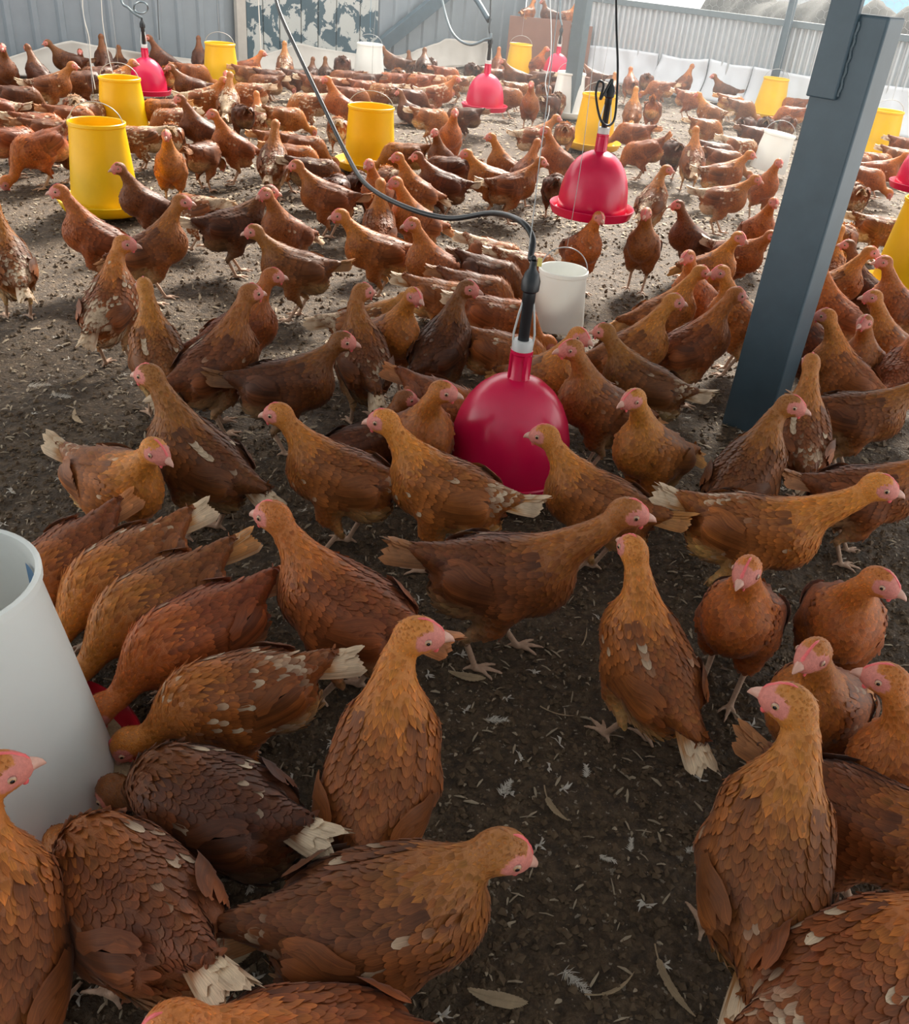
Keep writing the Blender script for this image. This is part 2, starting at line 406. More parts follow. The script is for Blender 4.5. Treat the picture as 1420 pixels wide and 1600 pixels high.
def hen_pose(name, seed, pitch=15, cz=.225, cx=0., head=(.16, 0, .36), yaw=0., hp=0., sit=False, stride=.02, vox=.0042,
             tail=28., neck_bow=.0):
    rs = np.random.RandomState(seed)
    R = rot_y(pitch); C = np.array([cx, 0, cz])
    def B(p): return R @ np.asarray(p, float) + C
    head = np.asarray(head, float)
    HR = rot_z(yaw) @ rot_y(hp)
    HS = 1.42
    def H(p): return HR @ (np.asarray(p, float) * HS) + head
    # neck: a bezier from the chest to the nape
    p0 = B((.070, 0, .022)); p3 = H((-.010, 0, -.006))
    L = np.linalg.norm(p3 - p0)
    d0 = R @ np.array([.72, 0, .70]); d3 = HR @ np.array([-.55, 0, -.85])
    p1 = p0 + d0 * L * .38; p2 = p3 + d3 * L * .34
    ts = np.linspace(0, 1, 9)[:, None]
    NK = (1 - ts) ** 3 * p0 + 3 * (1 - ts) ** 2 * ts * p1 + 3 * (1 - ts) * ts ** 2 * p2 + ts ** 3 * p3
    tt = ts[:, 0]
    NR = .054 * (1 - tt) ** 1.55 + .0235 * (1 - (1 - tt) ** 1.55)
    # legs
    legs = []
    for sy, fx in ((1, stride), (-1, -stride)):
        hip = B((.0, sy * .046, -.035))
        if sit:
            hock = np.array([cx - .02, sy * .045, .03]); foot = np.array([cx + .055, sy * .048, .012])
        else:
            foot = np.array([cx + .012 + fx, sy * .040, .008])
            hock = np.array([cx - .030 + fx * .7, sy * .042, max(.075, (hip[2] - .0) * .46)])
        legs.append((hip, hock, foot, sy))
    lo = np.array([-.26, -.115, -.008]); hi = np.array([max(.24, head[0] + .06), .115, max(cz + .13, head[2] + .05)])
    n = np.ceil((hi - lo) / vox).astype(int)
    G = np.stack(np.meshgrid(*[lo[i] + np.arange(n[i]) * vox for i in range(3)], indexing='ij'), -1)
    def neck_f(P):
        d = None
        for i in range(8):
            e = sd_cone(P, NK[i], NK[i + 1], NR[i], NR[i + 1])
            d = e if d is None else np.minimum(d, e)
        return d
    def head_f(P):
        Q = (P - head) @ HR / HS
        return HS * smin(sd_ell(Q, (-.001, 0, .001), (.0260, .0190, .0222)), sd_ell(Q, (.016, 0, -.004), (.0150, .0115, .0130)), .008)
    def legs_f(P):
        a = b = None
        for hip, hock, foot, sy in legs:
            mid = hip * .45 + hock * .55 + np.array([.022 if not sit else .0, 0, 0])
            e = sd_cone(P, hip, mid, .046, .030)
            e = smin(e, sd_cone(P, mid, hock, .028, .0095), .012)
            a = e if a is None else np.minimum(a, e)
            g = sd_cone(P, hock, foot, .0072, .0062)
            yawf = math.radians(6 * sy)
            for ang, ln, r in ((0, .056, .0052), (32, .046, .0048), (-32, .044, .0048), (180 - 10 * sy, .024, .0044)):
                th = math.radians(ang) + yawf
                tp = foot + np.array([math.cos(th) * ln, math.sin(th) * ln, -.003])
                md = foot + np.array([math.cos(th) * ln * .5, math.sin(th) * ln * .5, .003])
                g = smin(g, np.minimum(sd_cone(P, foot, md, r + .001, r), sd_cone(P, md, tp, r, .0030)), .004)
            b = g if b is None else np.minimum(b, g)
        return a, b
    def field(P):
        d = torso((P - C) @ R)
        d = smin(d, neck_f(P), .035)
        d = smin(d, head_f(P), .010)
        th, sh = legs_f(P)
        d = smin(d, th, .022)
        return smin(d, sh, .006)
    k4 = 4
    co = field(G[::k4, ::k4, ::k4])
    d = np.repeat(np.repeat(np.repeat(co, k4, 0), k4, 1), k4, 2)[:n[0], :n[1], :n[2]]
    band = np.abs(d) < vox * k4 * 1.9
    d[band] = field(G[band])
    V, F = surface_nets(d, lo, vox)
    V[:, 2] = np.maximum(V[:, 2], .0005)
    # regions
    fT = torso((V - C) @ R); fN = neck_f(V); fH = head_f(V); fTh, fSh = legs_f(V)
    Qh = (V - head) @ HR / HS
    eye = np.minimum(np.linalg.norm(Qh - [.008, .017, .003], axis=1), np.linalg.norm(Qh - [.008, -.017, .003], axis=1))
    isface = (fH < .006) & ((eye < .0125) | (Qh[:, 0] > .0145))
    isleg = (fSh < fTh + .001) & (fSh < fT - .004) & (fSh < .004)
    Vb = (V - C) @ R
    nt = np.argmin(np.linalg.norm(V[:, None] - NK[None], axis=2), axis=1) / 8.
    isneck = (fN < fT + .002) | (fH < .006)
    x, y, z = Vb.T
    up = np.clip((z + .01) / .06, 0, 1)[:, None]
    Cc = RUST * (1 - up) + BROWN * up
    fr = np.clip((x - .02) / .05, 0, 1)[:, None] * .6
    Cc = Cc * (1 - fr) + (GOLD * .45 + RUST * .55) * fr
    ve = (np.clip((-x - .01) / .06, 0, 1) * np.clip((-z - .012) / .03, 0, 1))[:, None]
    Cc = Cc * (1 - ve) + BUFF * ve
    nk = (np.clip((fT - fN) / .050 + .42, 0, 1) * 1.)[:, None]; nk[fH < .006] = 1
    q = (1 - nt)[:, None] * .45
    Cc = Cc * (1 - nk) + (GOLD * (1 - q) + RUST * q) * nk
    Cc[isface] = FACE; Cc[isleg] = LEG
    k = np.where(isface, 1., np.where(isleg, .5, 0.))
    body = mesh_from(name + '_body', V, F, M['hen_body'], True,
                     {'fc': ('FLOAT_COLOR', np.c_[Cc, k])})
    nor = np.empty(len(V) * 3, np.float32); body.vertices.foreach_get('normal', nor); nor = nor.reshape(-1, 3)
    # plumage
    fe = Feathers()
    order = rs.permutation(len(V))[:int(len(V) * .55)]; grid = {}
    def near(p, r):
        k0 = (int(p[0] // .012), int(p[1] // .012), int(p[2] // .012))
        for a in (-1, 0, 1):
            for b in (-1, 0, 1):
                for c in (-1, 0, 1):
                    for o in grid.get((k0[0] + a, k0[1] + b, k0[2] + c), ()):
                        if (o[0] - p[0]) ** 2 + (o[1] - p[1]) ** 2 + (o[2] - p[2]) ** 2 < r * r: return True
        return False
    ph = rs.rand(6) * 6.3
    def patchy(b):
        n_ = .5 + .25 * math.sin(34 * b[0] + ph[0] + 9 * b[2]) + .25 * math.sin(41 * b[1] + ph[1] + 25 * b[2]) * math.sin(27 * b[0] + ph[2])
        return min(1., max(.0, .55 * n_ + .45 * rs.rand()))
    NT = np.gradient(NK, axis=0); NT /= np.linalg.norm(NT, axis=1)[:, None]
    bx = R @ np.array([-1, 0, .10]); down = np.array([0, 0, -1.])
    for i in order:
        if isface[i] or isleg[i] or V[i, 2] < .006: continue
        x, y, z = Vb[i]; ni = nor[i].astype(float)
        rnd = rs.rand()
        if fH[i] < .004 and nt[i] > .9:
            sp, ln, w = .0046, .011, .006; fl = -NT[8] * 1.0 - HR @ np.array([.6, 0, 0]); zone = 'head'
        elif isneck[i]:
            t = nt[i]
            sp, ln, w = .0062 + .004 * (1 - t), .020 + .018 * (1 - t), .0072 + .004 * (1 - t)
            fl = -NT[int(round(t * 8))]; zone = 'neck'
        elif fTh[i] < fT[i] - .004:
            sp, ln, w = .0105, .020, .013; fl = down + bx * .5; zone = 'thigh'
        else:
            wing = abs(y) > .048 and abs(x + .015) < .095 and abs(z - .012) < .042
            if wing: continue
            if x < -.02 and z < -.02: sp, ln, w, zone = .0100, .032, .016, 'vent'
            elif x > .03 and z < .03: sp, ln, w, zone = .0086, .021, .0135, 'breast'
            elif z > .02: sp, ln, w, zone = .0088, .030, .0135, 'back'
            else: sp, ln, w, zone = .0090, .024, .0140, 'flank'
            fl = bx + down * (.35 if zone in ('breast', 'flank') else .0)
            if zone == 'back' and x < -.06: fl = R @ np.array([-1, 0, .5])
        p = V[i]
        if near(p, sp): continue
        grid.setdefault((int(p[0] // .012), int(p[1] // .012), int(p[2] // .012)), []).append(p)
        f = fl - ni * (fl @ ni)
        if np.linalg.norm(f) < .05: continue
        f = f / np.linalg.norm(f) + rs.normal(0, .10, 3)
        c = Cc[i] * (1 + rs.normal(0, .11)) * np.array([1, 1 + rs.normal(0, .04), 1])
        wgt = {'head': 0, 'neck': .9 * (1 - nt[i]) if nt[i] < .5 else .05, 'thigh': .5, 'vent': 1.6, 'breast': .25, 'back': 1.0 if x < .03 else .5, 'flank': .8}[zone]
        if zone == 'back' and x < -.07: wgt = 1.6
        wv = patchy(Vb[i]) / max(wgt, .02)
        fe.add(p - ni * .0012, f, ni, ln * rs.uniform(.85, 1.15), w * rs.uniform(.9, 1.12), np.clip(c, 0, 1), wv, rnd,
               lift=.05 if zone not in ('head', 'neck') else .03, curl=.03, na=2, nl=3 if zone != 'head' else 2,
               tip=.5 if zone not in ('neck', 'head') else .22,
               off=(-.001, {'head': .0008, 'neck': .0013, 'thigh': .0016, 'vent': .0034, 'breast': .0016, 'back': .0022, 'flank': .0019}[zone]))
    fe.push(d, lo, vox)
    parts = [('body', body), ('plumage', fe.build(name + '_plumage', M['feather']))]
    # wings: covert rows over long flight feathers
    for sy in (1, -1):
        wf = Feathers()
        def side_y(x, z):
            ys = np.linspace(.0, .1, 41); pts = np.stack([np.full(41, x), ys, np.full(41, z)], 1)
            ins = torso(pts) < 0
            return ys[np.where(ins)[0][-1]] if ins.any() else .012
        def wpt(x, z): return np.array([x, sy * (side_y(x, z) + .002), z])
        def feather_at(x, z, dx, dz, ln, w, col, wv, rnd, lift, nl=3, off=(.0010, .0034)):
            p = wpt(x, z); e = 1e-2
            q = wpt(x + dx / math.hypot(dx, dz) * ln * .8, z + dz / math.hypot(dx, dz) * ln * .8)
            dr = q - p
            ty = (wpt(x, z + e) - wpt(x, z - e)); tx = wpt(x + e, z) - wpt(x - e, z)
            nn = np.cross(tx, ty); nn *= np.sign(nn[1] * sy) if nn[1] else 1
            wf.add(B(p), R @ dr, R @ nn, ln, w, col, wv, rnd, lift=lift, curl=.05, na=2, nl=nl, tip=.5, cup=.12, off=off)
        for k in range(9):                                   # flight feathers
            v = k / 8.
            x = -.005 - .020 * v; z = -.030 + .070 * v
            feather_at(x, z, -1, .22 + .16 * (1 - v), .118 - .028 * v, .020, (DARK * .45 + RUST * .55) * (1 + rs.normal(0, .20)), 9., rs.rand(), .02, 5, off=(.0008 + .0013 * k, .0020 + .0014 * k))
        rows = ((.004, .040, .016, 10), (.022, .034, .015, 10), (.040, .028, .014, 9), (.055, .024, .013, 9), (.070, .020, .012, 8), (.084, .018, .011, 6), (.096, .016, .010, 4))
        for ri, (x0, ln, w, n_) in enumerate(rows):
            for k in range(n_):
                v = (k + .5) / n_
                z = -.034 + .086 * v; x = x0 - .010 * abs(v - .5) * 2 - .012 * (1 - v) + rs.normal(0, .002)
                col = (BROWN * .75 + RUST * .25) if ri < 2 else (BROWN * .45 + RUST * .55)
                feather_at(x, z, -1, .06 - .10 * (1 - v), ln * rs.uniform(.9, 1.1), w, col * (1 + rs.normal(0, .12)), rs.rand() / .28, rs.rand(), .05, 3, (.0016 + .0003 * ri, .0038))
        for ri in range(2):                                  # scapulars over the top edge
            for k in range(8):
                x = .070 - k * .016; z = .056 + .008 * ri - (.010 if k > 5 else 0)
                feather_at(x, z, -1, .04, .036, .018, BROWN * (1 + rs.normal(0, .12)), rs.rand() / .6, rs.rand(), .04)
        wf.push(d, lo, vox)
        parts.append(('wing', wf.build(name + '_wing', M['feather'])))
    # tail fan
    tf = Feathers()
    ta = math.radians(tail)
    for layer, (nf, ln, w, up) in enumerate(((7, .104, .023, .0), (6, .092, .022, .007), (8, .058, .017, .013))):
        for k in range(nf):
            v = (k / (nf - 1)) * 2 - 1
            base = B((-.135 - .006 * layer, v * .016, .052 + up - abs(v) * .018))
            dr = R @ np.array([-math.cos(ta), v * .15, math.sin(ta) - .16 * abs(v)])
            nn = R @ np.array([math.sin(ta), v * 1.5, math.cos(ta)])
            tf.add(base, dr, nn, ln * rs.uniform(.9, 1.08), w, (RUST * .6 + BUFF * .4) * (1 + rs.normal(0, .08)), rs.rand() / (2.2 if layer < 2 else 1.2), 2 + rs.rand(), lift=.02, curl=.03, nl=7, tip=.50, cup=.2)
    parts.append(('tail', tf.build(name + '_tail', M['feather'])))
    # comb: serrated blade along the crown
    cv = []; cf = []
    pr = [(.0300, .0005, .0012), (.0265, .0085, .0034), (.0225, .0130, .0024), (.0195, .0150, .0032), (.0155, .0190, .0022), (.0120, .0205, .0030), (.0080, .0232, .0020), (.0045, .0238, .0024), (.0005, .0236, .0014), (-.004, .0225, .0008)]
    lowz = [-.003, .004, .008, .011, .0135, .0155, .017, .018, .018, .018]
    for (x, zt, w), zb in zip(pr, lowz):
        for y, z in ((-w, zb), (-w * .6, zt), (w * .6, zt), (w, zb)): cv.append(H((x, y, z)))
    for i in range(len(pr) - 1):
        for j in range(3): cf.append((i * 4 + j, i * 4 + j + 1, i * 4 + j + 5, i * 4 + j + 4))
    parts.append(('comb', mesh_from(name + '_comb', np.array(cv), np.array(cf), M['comb'])))
    # beak: hooked upper over lower
    bv = []; bf = []
    for x, zc, ry, rz in ((.0240, -.0035, .0078, .0080), (.0300, -.0036, .0062, .0066), (.0350, -.0050, .0044, .0050), (.0390, -.0072, .0026, .0032), (.0410, -.0100, .0006, .0010)):
        for k in range(8):
            a = 2 * math.pi * k / 8; bv.append(H((x, ry * math.cos(a), zc + rz * math.sin(a))))
    for i in range(4):
        for k in range(8): bf.append((i * 8 + k, i * 8 + (k + 1) % 8, i * 8 + 8 + (k + 1) % 8, i * 8 + 8 + k))
    parts.append(('beak', mesh_from(name + '_beak', np.array(bv), np.array(bf)[:, ::-1], M['beak'])))
    for sy in (1, -1):
        wv_, wf_ = lathe_strip([(.0005, .003), (.0030, .001), (.0036, -.003), (.0026, -.0058), (.0004, -.007)], 8)
        parts.append(('wattle', mesh_from(name + '_wattle', np.array([H((.020 + p[0] * .9, sy * .0064 + p[1] * .5, -.0125 + p[2])) for p in wv_]), wf_, M['comb'])))
        ev, ef = lathe_strip([(.0003, .0030), (.0018, .0028), (.0021, .0026), (.0038, .0016), (.0053, 0), (.0054, -.002)], 12)
        E_ = np.array([H((.0085 + p[0] * .86, sy * (.0174 + p[2] * .86), .0035 + p[1] * .86)) for p in ev])
        r_ = np.linalg.norm(ev[:, :2], axis=1)
        parts.append(('eye', mesh_from(name + '_eye', E_, ef if sy < 0 else ef[:, ::-1], M['eye'], True, {'er': ('FLOAT', r_)})))
    return parts

HEN_POSES = {
    'alert':   dict(pitch=30, cz=.228, head=(.125, 0, .418), hp=0, tail=10),
    'alert_l': dict(pitch=30, cz=.228, head=(.115, .02, .412), yaw=70, hp=0, tail=10),
    'alert_r': dict(pitch=30, cz=.228, head=(.115, -.02, .412), yaw=-70, hp=0, tail=10),
    'stand':   dict(pitch=12, cz=.222, head=(.165, 0, .365), hp=-5, tail=30),
    'stand_l': dict(pitch=12, cz=.222, head=(.155, .03, .365), yaw=75, hp=-5, tail=30),
    'stand_r': dict(pitch=12, cz=.222, head=(.155, -.03, .365), yaw=-75, hp=-5, tail=30),
    'stride':  dict(pitch=6, cz=.220, head=(.218, 0, .385), hp=0, tail=26, stride=.045),
    'hunch':   dict(pitch=14, cz=.205, head=(.150, 0, .318), hp=-22, tail=15),
    'feed':    dict(pitch=-4, cz=.210, head=(.215, 0, .125), hp=-55, tail=12),
    'peck':    dict(pitch=-16, cz=.212, head=(.205, 0, .042), hp=-65, tail=40),
    'sit':     dict(pitch=12, cz=.105, head=(.130, 0, .262), hp=-4, tail=18, sit=True),
    'sit_l':   dict(pitch=12, cz=.105, head=(.115, .03, .262), yaw=75, hp=-8, tail=18, sit=True),
    'sit_r':   dict(pitch=12, cz=.105, head=(.115, -.03, .262), yaw=-75, hp=-8, tail=18, sit=True),
}
# ---------------------------------------------------------------- setting
def setting_materials():
    m, nt, bs, out = nt_mat('litter')
    o = OBJC(nt)
    n1 = NOISE(nt, 1.1, 4, .6, o); n2 = NOISE(nt, 34, 5, .7, o); n3 = NOISE(nt, 150, 4, .65, o)
    c = RAMP(nt, n2, [(.30, (.032, .019, .010)), (.50, (.086, .053, .028)), (.66, (.160, .104, .058)), (.80, (.26, .185, .115))])
    c = MIX(nt, MATH(nt, 'MULTIPLY', n1, .45), c, MIX(nt, 1., c, (.55, .52, .50), 'MULTIPLY'))
    v = N(nt, 'ShaderNodeTexVoronoi'); v.inputs['Scale'].default_value = 95; nt.links.new(o, v.inputs['Vector'])
    fl = MATH(nt, 'GREATER_THAN', NOISE(nt, 70, 2, .5, o), .67)
    c = MIX(nt, MATH(nt, 'MULTIPLY', fl, .55), c, (.40, .33, .25, 1))
    nt.links.new(c, bs.inputs['Base Color']); bs.inputs['Roughness'].default_value = .75
    bs.inputs['Specular IOR Level'].default_value = .45
    h = MATH(nt, 'ADD', MATH(nt, 'MULTIPLY', v.outputs['Distance'], .7), n3)
    BUMP(nt, bs, h, .9, .008)
    plain('clod', (.112, .070, .037), .85, .7, 38, bump=.5)
    plain('chip', (.36, .28, .19), .8, .5, 25)
    plain('down_white', (.66, .60, .52), .8, .2, 60, trans=.3)
    plain('quill', (.42, .30, .18), .6, .35, 60, trans=.2)
    plain('cladding', (.23, .27, .30), .5, .12, 6, metal=.2)
    plain('galv', (.52, .57, .60), .36, .12, 9, metal=.5)
    plain('steel_blue', (.058, .095, .120), .40, .28, 9, bump=.15)
    plain('steel_light', (.12, .16, .18), .45, .2, 14)
    plain('pale_batten', (.42, .40, .36), .7, .15, 12)
    plain('board_brown', (.22, .105, .072), .8, .22, 5, bump=.15)
    plain('sheeting_grey', (.56, .53, .48), .75, .10, 5, bump=.2, trans=.15)
    plain('sheeting_white', (.74, .78, .82), .6, .05, 6, bump=.3, trans=.2)
    plain('wire', (.45, .46, .46), .4, .2, 30, metal=.7)
    plain('black_rubber', (.014, .017, .020), .35, .25, 20)
    plain('blue_cord', (.08, .30, .48), .6, .2, 20)
    plain('yard', (.34, .31, .27), .9, .3, 2)
    plain('far_wall', (.45, .46, .46), .8, .1, 2)
    plain('far_blue', (.30, .52, .70), .7, .1, 2)
    plain('far_berm', (.055, .055, .05), .95, .45, 9, bump=.8)
    m, nt, bs, out = nt_mat('peeling')
    o = OBJC(nt); n = NOISE(nt, 4.5, 6, .65, o, .6)
    f = MATH(nt, 'GREATER_THAN', n, .52)
    c = MIX(nt, f, MIX(nt, NOISE(nt, 3, 3, .6, o), (.020, .050, .068, 1), (.050, .105, .135, 1)), (.42, .44, .42, 1))
    nt.links.new(c, bs.inputs['Base Color']); bs.inputs['Roughness'].default_value = .6
    BUMP(nt, bs, f, .3, .004)
setting_materials()

def build_floor():
    # litter: fine near the camera, coarser towards the walls
    ys = [-1.2]
    while ys[-1] < 17:
        y = ys[-1]; ys.append(y + (.05 if y < .4 else .0105 + .0065 * max(0, y - 1.6) ** 1.25))
    ys = np.array(ys)
    k = np.linspace(-1, 1, 380)
    X = k[None, :] * (1.15 + .72 * np.maximum(0, ys))[:, None] * 1.0
    Y = np.repeat(ys[:, None], len(k), 1)
    Z = ground_z(X, Y)
    nr, nc = X.shape
    V = np.stack([X, Y, Z], -1).reshape(-1, 3)
    i = np.arange((nr - 1) * (nc - 1)); r = i // (nc - 1); c = i % (nc - 1); a = r * nc + c
    F = np.stack([a, a + 1, a + nc + 1, a + nc], 1)
    fl = link(bpy.data.objects.new('floor', mesh_from('floor', V, F, M['litter'], True)))
    tag(fl, kind='structure')
    return fl
build_floor()

def sheet_vf(width, height, prof, ):
    """profiled sheet: prof = [(x, depth)...] over the width, thin"""
    V = []; F = []; n = len(prof)
    for t in (0., .0025):
        for z in (0., height):
            for x, d in prof: V.append((x, d + t, z))
    for i in range(n - 1):
        F.append((i, i + 1, n + i + 1, n + i)); F.append((2 * n + i, 3 * n + i, 3 * n + i + 1, 2 * n + i + 1))
    return V, F

def build_left_wall():
    wall = empty('wall_left', W(0, 0)); tag(wall, kind='structure')
    prof = []
    pitch = .262
    for k in range(3):
        x = k * pitch
        prof += [(x, 0), (x + .165, 0), (x + .185, -.028), (x + .235, -.028), (x + .255, 0)]
    prof.append((3 * pitch, 0))
    V, F = sheet_vf(3 * pitch, 2.5, prof)
    me = None
    ang = math.atan2(-E1[1], -E1[0])
    for k in range(15):
        p = W(0, k * 3 * pitch)
        if me is None:
            o = mesh_obj('cladding_sheet', V, F, 'cladding', wall); me = o.data
        else:
            o = link(bpy.data.objects.new('cladding_sheet', me)); o.parent = wall
        # local x runs along -E1, local y towards the outside
        o.matrix_local = Matrix([(-E1[0], -E2[0], 0, (p - W(0, 0))[0]), (-E1[1], -E2[1], 0, (p - W(0, 0))[1]), (0, 0, 1, 0), (0, 0, 0, 1)])
    for z in (2.2,):
        V, F = box_vf(W(-.04, 6, z) - W(0, 0), E1 * 6, E2 * .03, (0, 0, .04)); mesh_obj('girt', V, F, 'steel_blue', wall)
build_left_wall()

def wall_panel(name, mat, x0, x1, y1, y0, off, thick, label=None, cat=None, parent=None, kind=None):
    """flat panel fixed to the left wall between photograph columns x0..x1"""
    b0, _ = on_left(x0, 100, off); b1, _ = on_left(x1, 100, off)
    V, F = box_vf(W(off, (b0 + b1) / 2, (y0 + y1) / 2), E1 * abs(b0 - b1) / 2, E2 * thick, (0, 0, (y1 - y0) / 2))
    o = mesh_obj(name, V, F, mat, parent); bevel(o, .004)
    if label: tag(o, label, cat)
    if kind: tag(o, kind=kind)
    return o
# boarded door with flaking whitewash, its jamb
door = empty('door_1'); tag(door, kind='structure')
for k, (xa, xb) in enumerate(((386, 412), (412, 437), (437, 470), (470, 496), (496, 524), (524, 560), (560, 588))):
    wall_panel('plank', 'peeling' , xa + .8, xb - .8, 2.3, .0, .05 + .004 * (k % 2), .014, parent=door)
jamb = wall_panel('trim_1', 'pale_batten', 371, 385, 2.4, 0, .07, .03, kind='structure')

def brace(name, mat, pa, pb, w, t, label, cat):
    pa, pb = np.asarray(pa), np.asarray(pb); d = pb - pa; L = np.linalg.norm(d); d = d / L
    nrm = E2; s = np.cross(d, nrm); s /= np.linalg.norm(s)
    V, F = box_vf((pa + pb) / 2, d * L / 2, nrm * t, s * w); o = mesh_obj(name, V, F, mat); bevel(o, .004)
    return tag(o, label, cat)
def left_pt(x, y, off): b, z = on_left(x, y, off); return W(off, b, z)
brace('diagonal_brace', 'steel_blue', left_pt(582, 82, .12), left_pt(790, -85, .12), .085, .04, 'dark blue steel brace slanting up the ribbed wall behind the white feeder', 'brace')

def drape(name, mat, top, base_z, plane, off, label, folds, seed, n=None):
    """sheeting hung on a wall: top = [(coordinate along wall, height)], bottom lies on the litter"""
    top = sorted(top); t0, t1 = top[0][0], top[-1][0]; n = n or int((t1 - t0) / .05) + 2
    m = 12; V = []; F = []
    xs = np.linspace(t0, t1, n); hz = np.interp(xs, [t[0] for t in top], [t[1] for t in top])
    for i, x in enumerate(xs):
        for j in range(m + 1):
            v = j / m; z = base_z + (hz[i] - base_z) * v
            d = off + (1 - v) ** 2 * .10 + folds * (vnoise(np.array(x * 6.), np.array(v * 2.), seed) - .5) + folds * .6 * (vnoise(np.array(x * 17. + v * 2), np.array(v * 1.), seed + 1) - .5)
            V.append(W(d, x, z) if plane == 'L' else W(x, d, z))
    for i in range(n - 1):
        for j in range(m): a = i * (m + 1) + j; F.append((a, a + 1, a + m + 2, a + m + 1))
    o = mesh_obj(name, V, F, mat, None, True)
    s = o.modifiers.new('thick', 'SOLIDIFY'); s.thickness = .003
    return tag(o, label, 'sheeting', 'sheeting hung along the shed walls')
def Lk(*pts): return [on_left(x, y, .08) for x, y in pts]
drape('wall_sheeting', 'sheeting_grey', Lk((-120, 110), (0, 92), (18, 88), (60, 76), (110, 63), (150, 71), (235, 84), (300, 92), (352, 95)), .02, 'L', .08, 'grey sheeting peaked like a tent on the ribbed wall behind the left pink drinker', .05, 5)
drape('wall_sheeting', 'sheeting_grey', Lk((354, 96), (395, 91), (440, 76), (466, 67), (500, 75), (545, 82), (585, 88)), .02, 'L', .08, 'grey sheeting across the foot of the flaking boarded door', .05, 9)
drape('wall_sheeting', 'sheeting_grey', Lk((587, 89), (625, 86), (665, 74), (702, 60), (735, 64), (768, 66)), .02, 'L', .08, 'grey sheeting rising to a hump left of the brown plywood box', .05, 12)

def build_right_wall():
    wall = empty('wall_right', W(0, 0)); tag(wall, kind='structure')
    pitch = .086; n = 9; prof = []
    for k in range(n * 8 + 1):
        x = k * pitch / 8; prof.append((x, .028 * math.cos(2 * math.pi * k / 8)))
    V, F = sheet_vf(n * pitch, 1.0, prof); me = None
    for k in range(11):
        p = W(k * n * pitch, 0) - W(0, 0)
        if me is None: o = mesh_obj('corrugated_sheet', V, F, 'galv', wall, True); me = o.data
        else: o = link(bpy.data.objects.new('corrugated_sheet', me)); o.parent = wall
        o.matrix_local = Matrix([(E2[0], E1[0], 0, p[0]), (E2[1], E1[1], 0, p[1]), (0, 0, 1, 0), (0, 0, 0, 1)])
    V, F = box_vf(W(4, .04, .985) - W(0, 0), E2 * 4.4, E1 * .02, (0, 0, .035)); bevel(mesh_obj('top_rail', V, F, 'steel_light', wall), .004)
    V, F = box_vf(W(4, .04, 2.35) - W(0, 0), E2 * 4.4, E1 * .03, (0, 0, .05)); mesh_obj('eave_beam', V, F, 'steel_light', wall)
    # hexagonal netting above the sheets
    s = .055; V = []; F = []
    rows = int(1.3 / (s * 1.5)); cols = int(8.2 / (s * math.sqrt(3)))
    segs = set()
    for i in range(rows):
        for j in range(cols):
            cx = (j + .5 * (i % 2)) * s * math.sqrt(3); cz = 1.03 + i * s * 1.5
            pts = [(round(cx + s * math.cos(math.radians(60 * k + 30)), 4), round(cz + s * math.sin(math.radians(60 * k + 30)), 4)) for k in range(6)]
            for k in range(6):
                a, b = pts[k], pts[(k + 1) % 6]; segs.add((min(a, b), max(a, b)))
    for a, b in segs:
        pa, pb = np.array(a), np.array(b); d = pb - pa; d /= max(np.linalg.norm(d), 1e-6); nn = np.array([-d[1], d[0]]) * .0016
        i0 = len(V)
        for q in (pa + nn, pa - nn, pb - nn, pb + nn): V.append(W(q[0], .02, q[1]) - W(0, 0))
        for q in (pa, pb): V.append(W(q[0], .017, q[1]) - W(0, 0))
        F += [(i0, i0 + 1, i0 + 2, i0 + 3), (i0, i0 + 4, i0 + 5, i0 + 3), (i0 + 1, i0 + 4, i0 + 5, i0 + 2)]
    net = mesh_obj('wire_netting', V, F, 'wire', wall); net['kind'] = 'stuff'
build_right_wall()

def Rk(*pts): return [on_right(x, y, .06) for x, y in pts]
cuts = [((916, 70), (945, 73), (985, 78), (1029, 84)), ((1031, 84), (1060, 91), (1090, 93), (1107, 92)), ((1109, 92), (1140, 101), (1174, 104)),
        ((1176, 104), (1210, 110), (1250, 117), (1300, 124)), ((1302, 124), (1360, 131), (1420, 138), (1520, 150))]
for k, (c, lb) in enumerate(zip(cuts, ('white sheeting with a pink print stain, nearest the shed corner', 'white sheeting between the two cord-tied gathers on the corrugated wall', 'white sheeting just left of the far yellow feeder at the corrugated wall',
        'white sheeting behind the far right yellow feeder, left of the big dark post', 'white sheeting at the right edge, beyond the big dark post'))):
    drape('wall_sheeting', 'sheeting_white', Rk(*c), .02, 'R', .05, lb, .07, 30 + k)

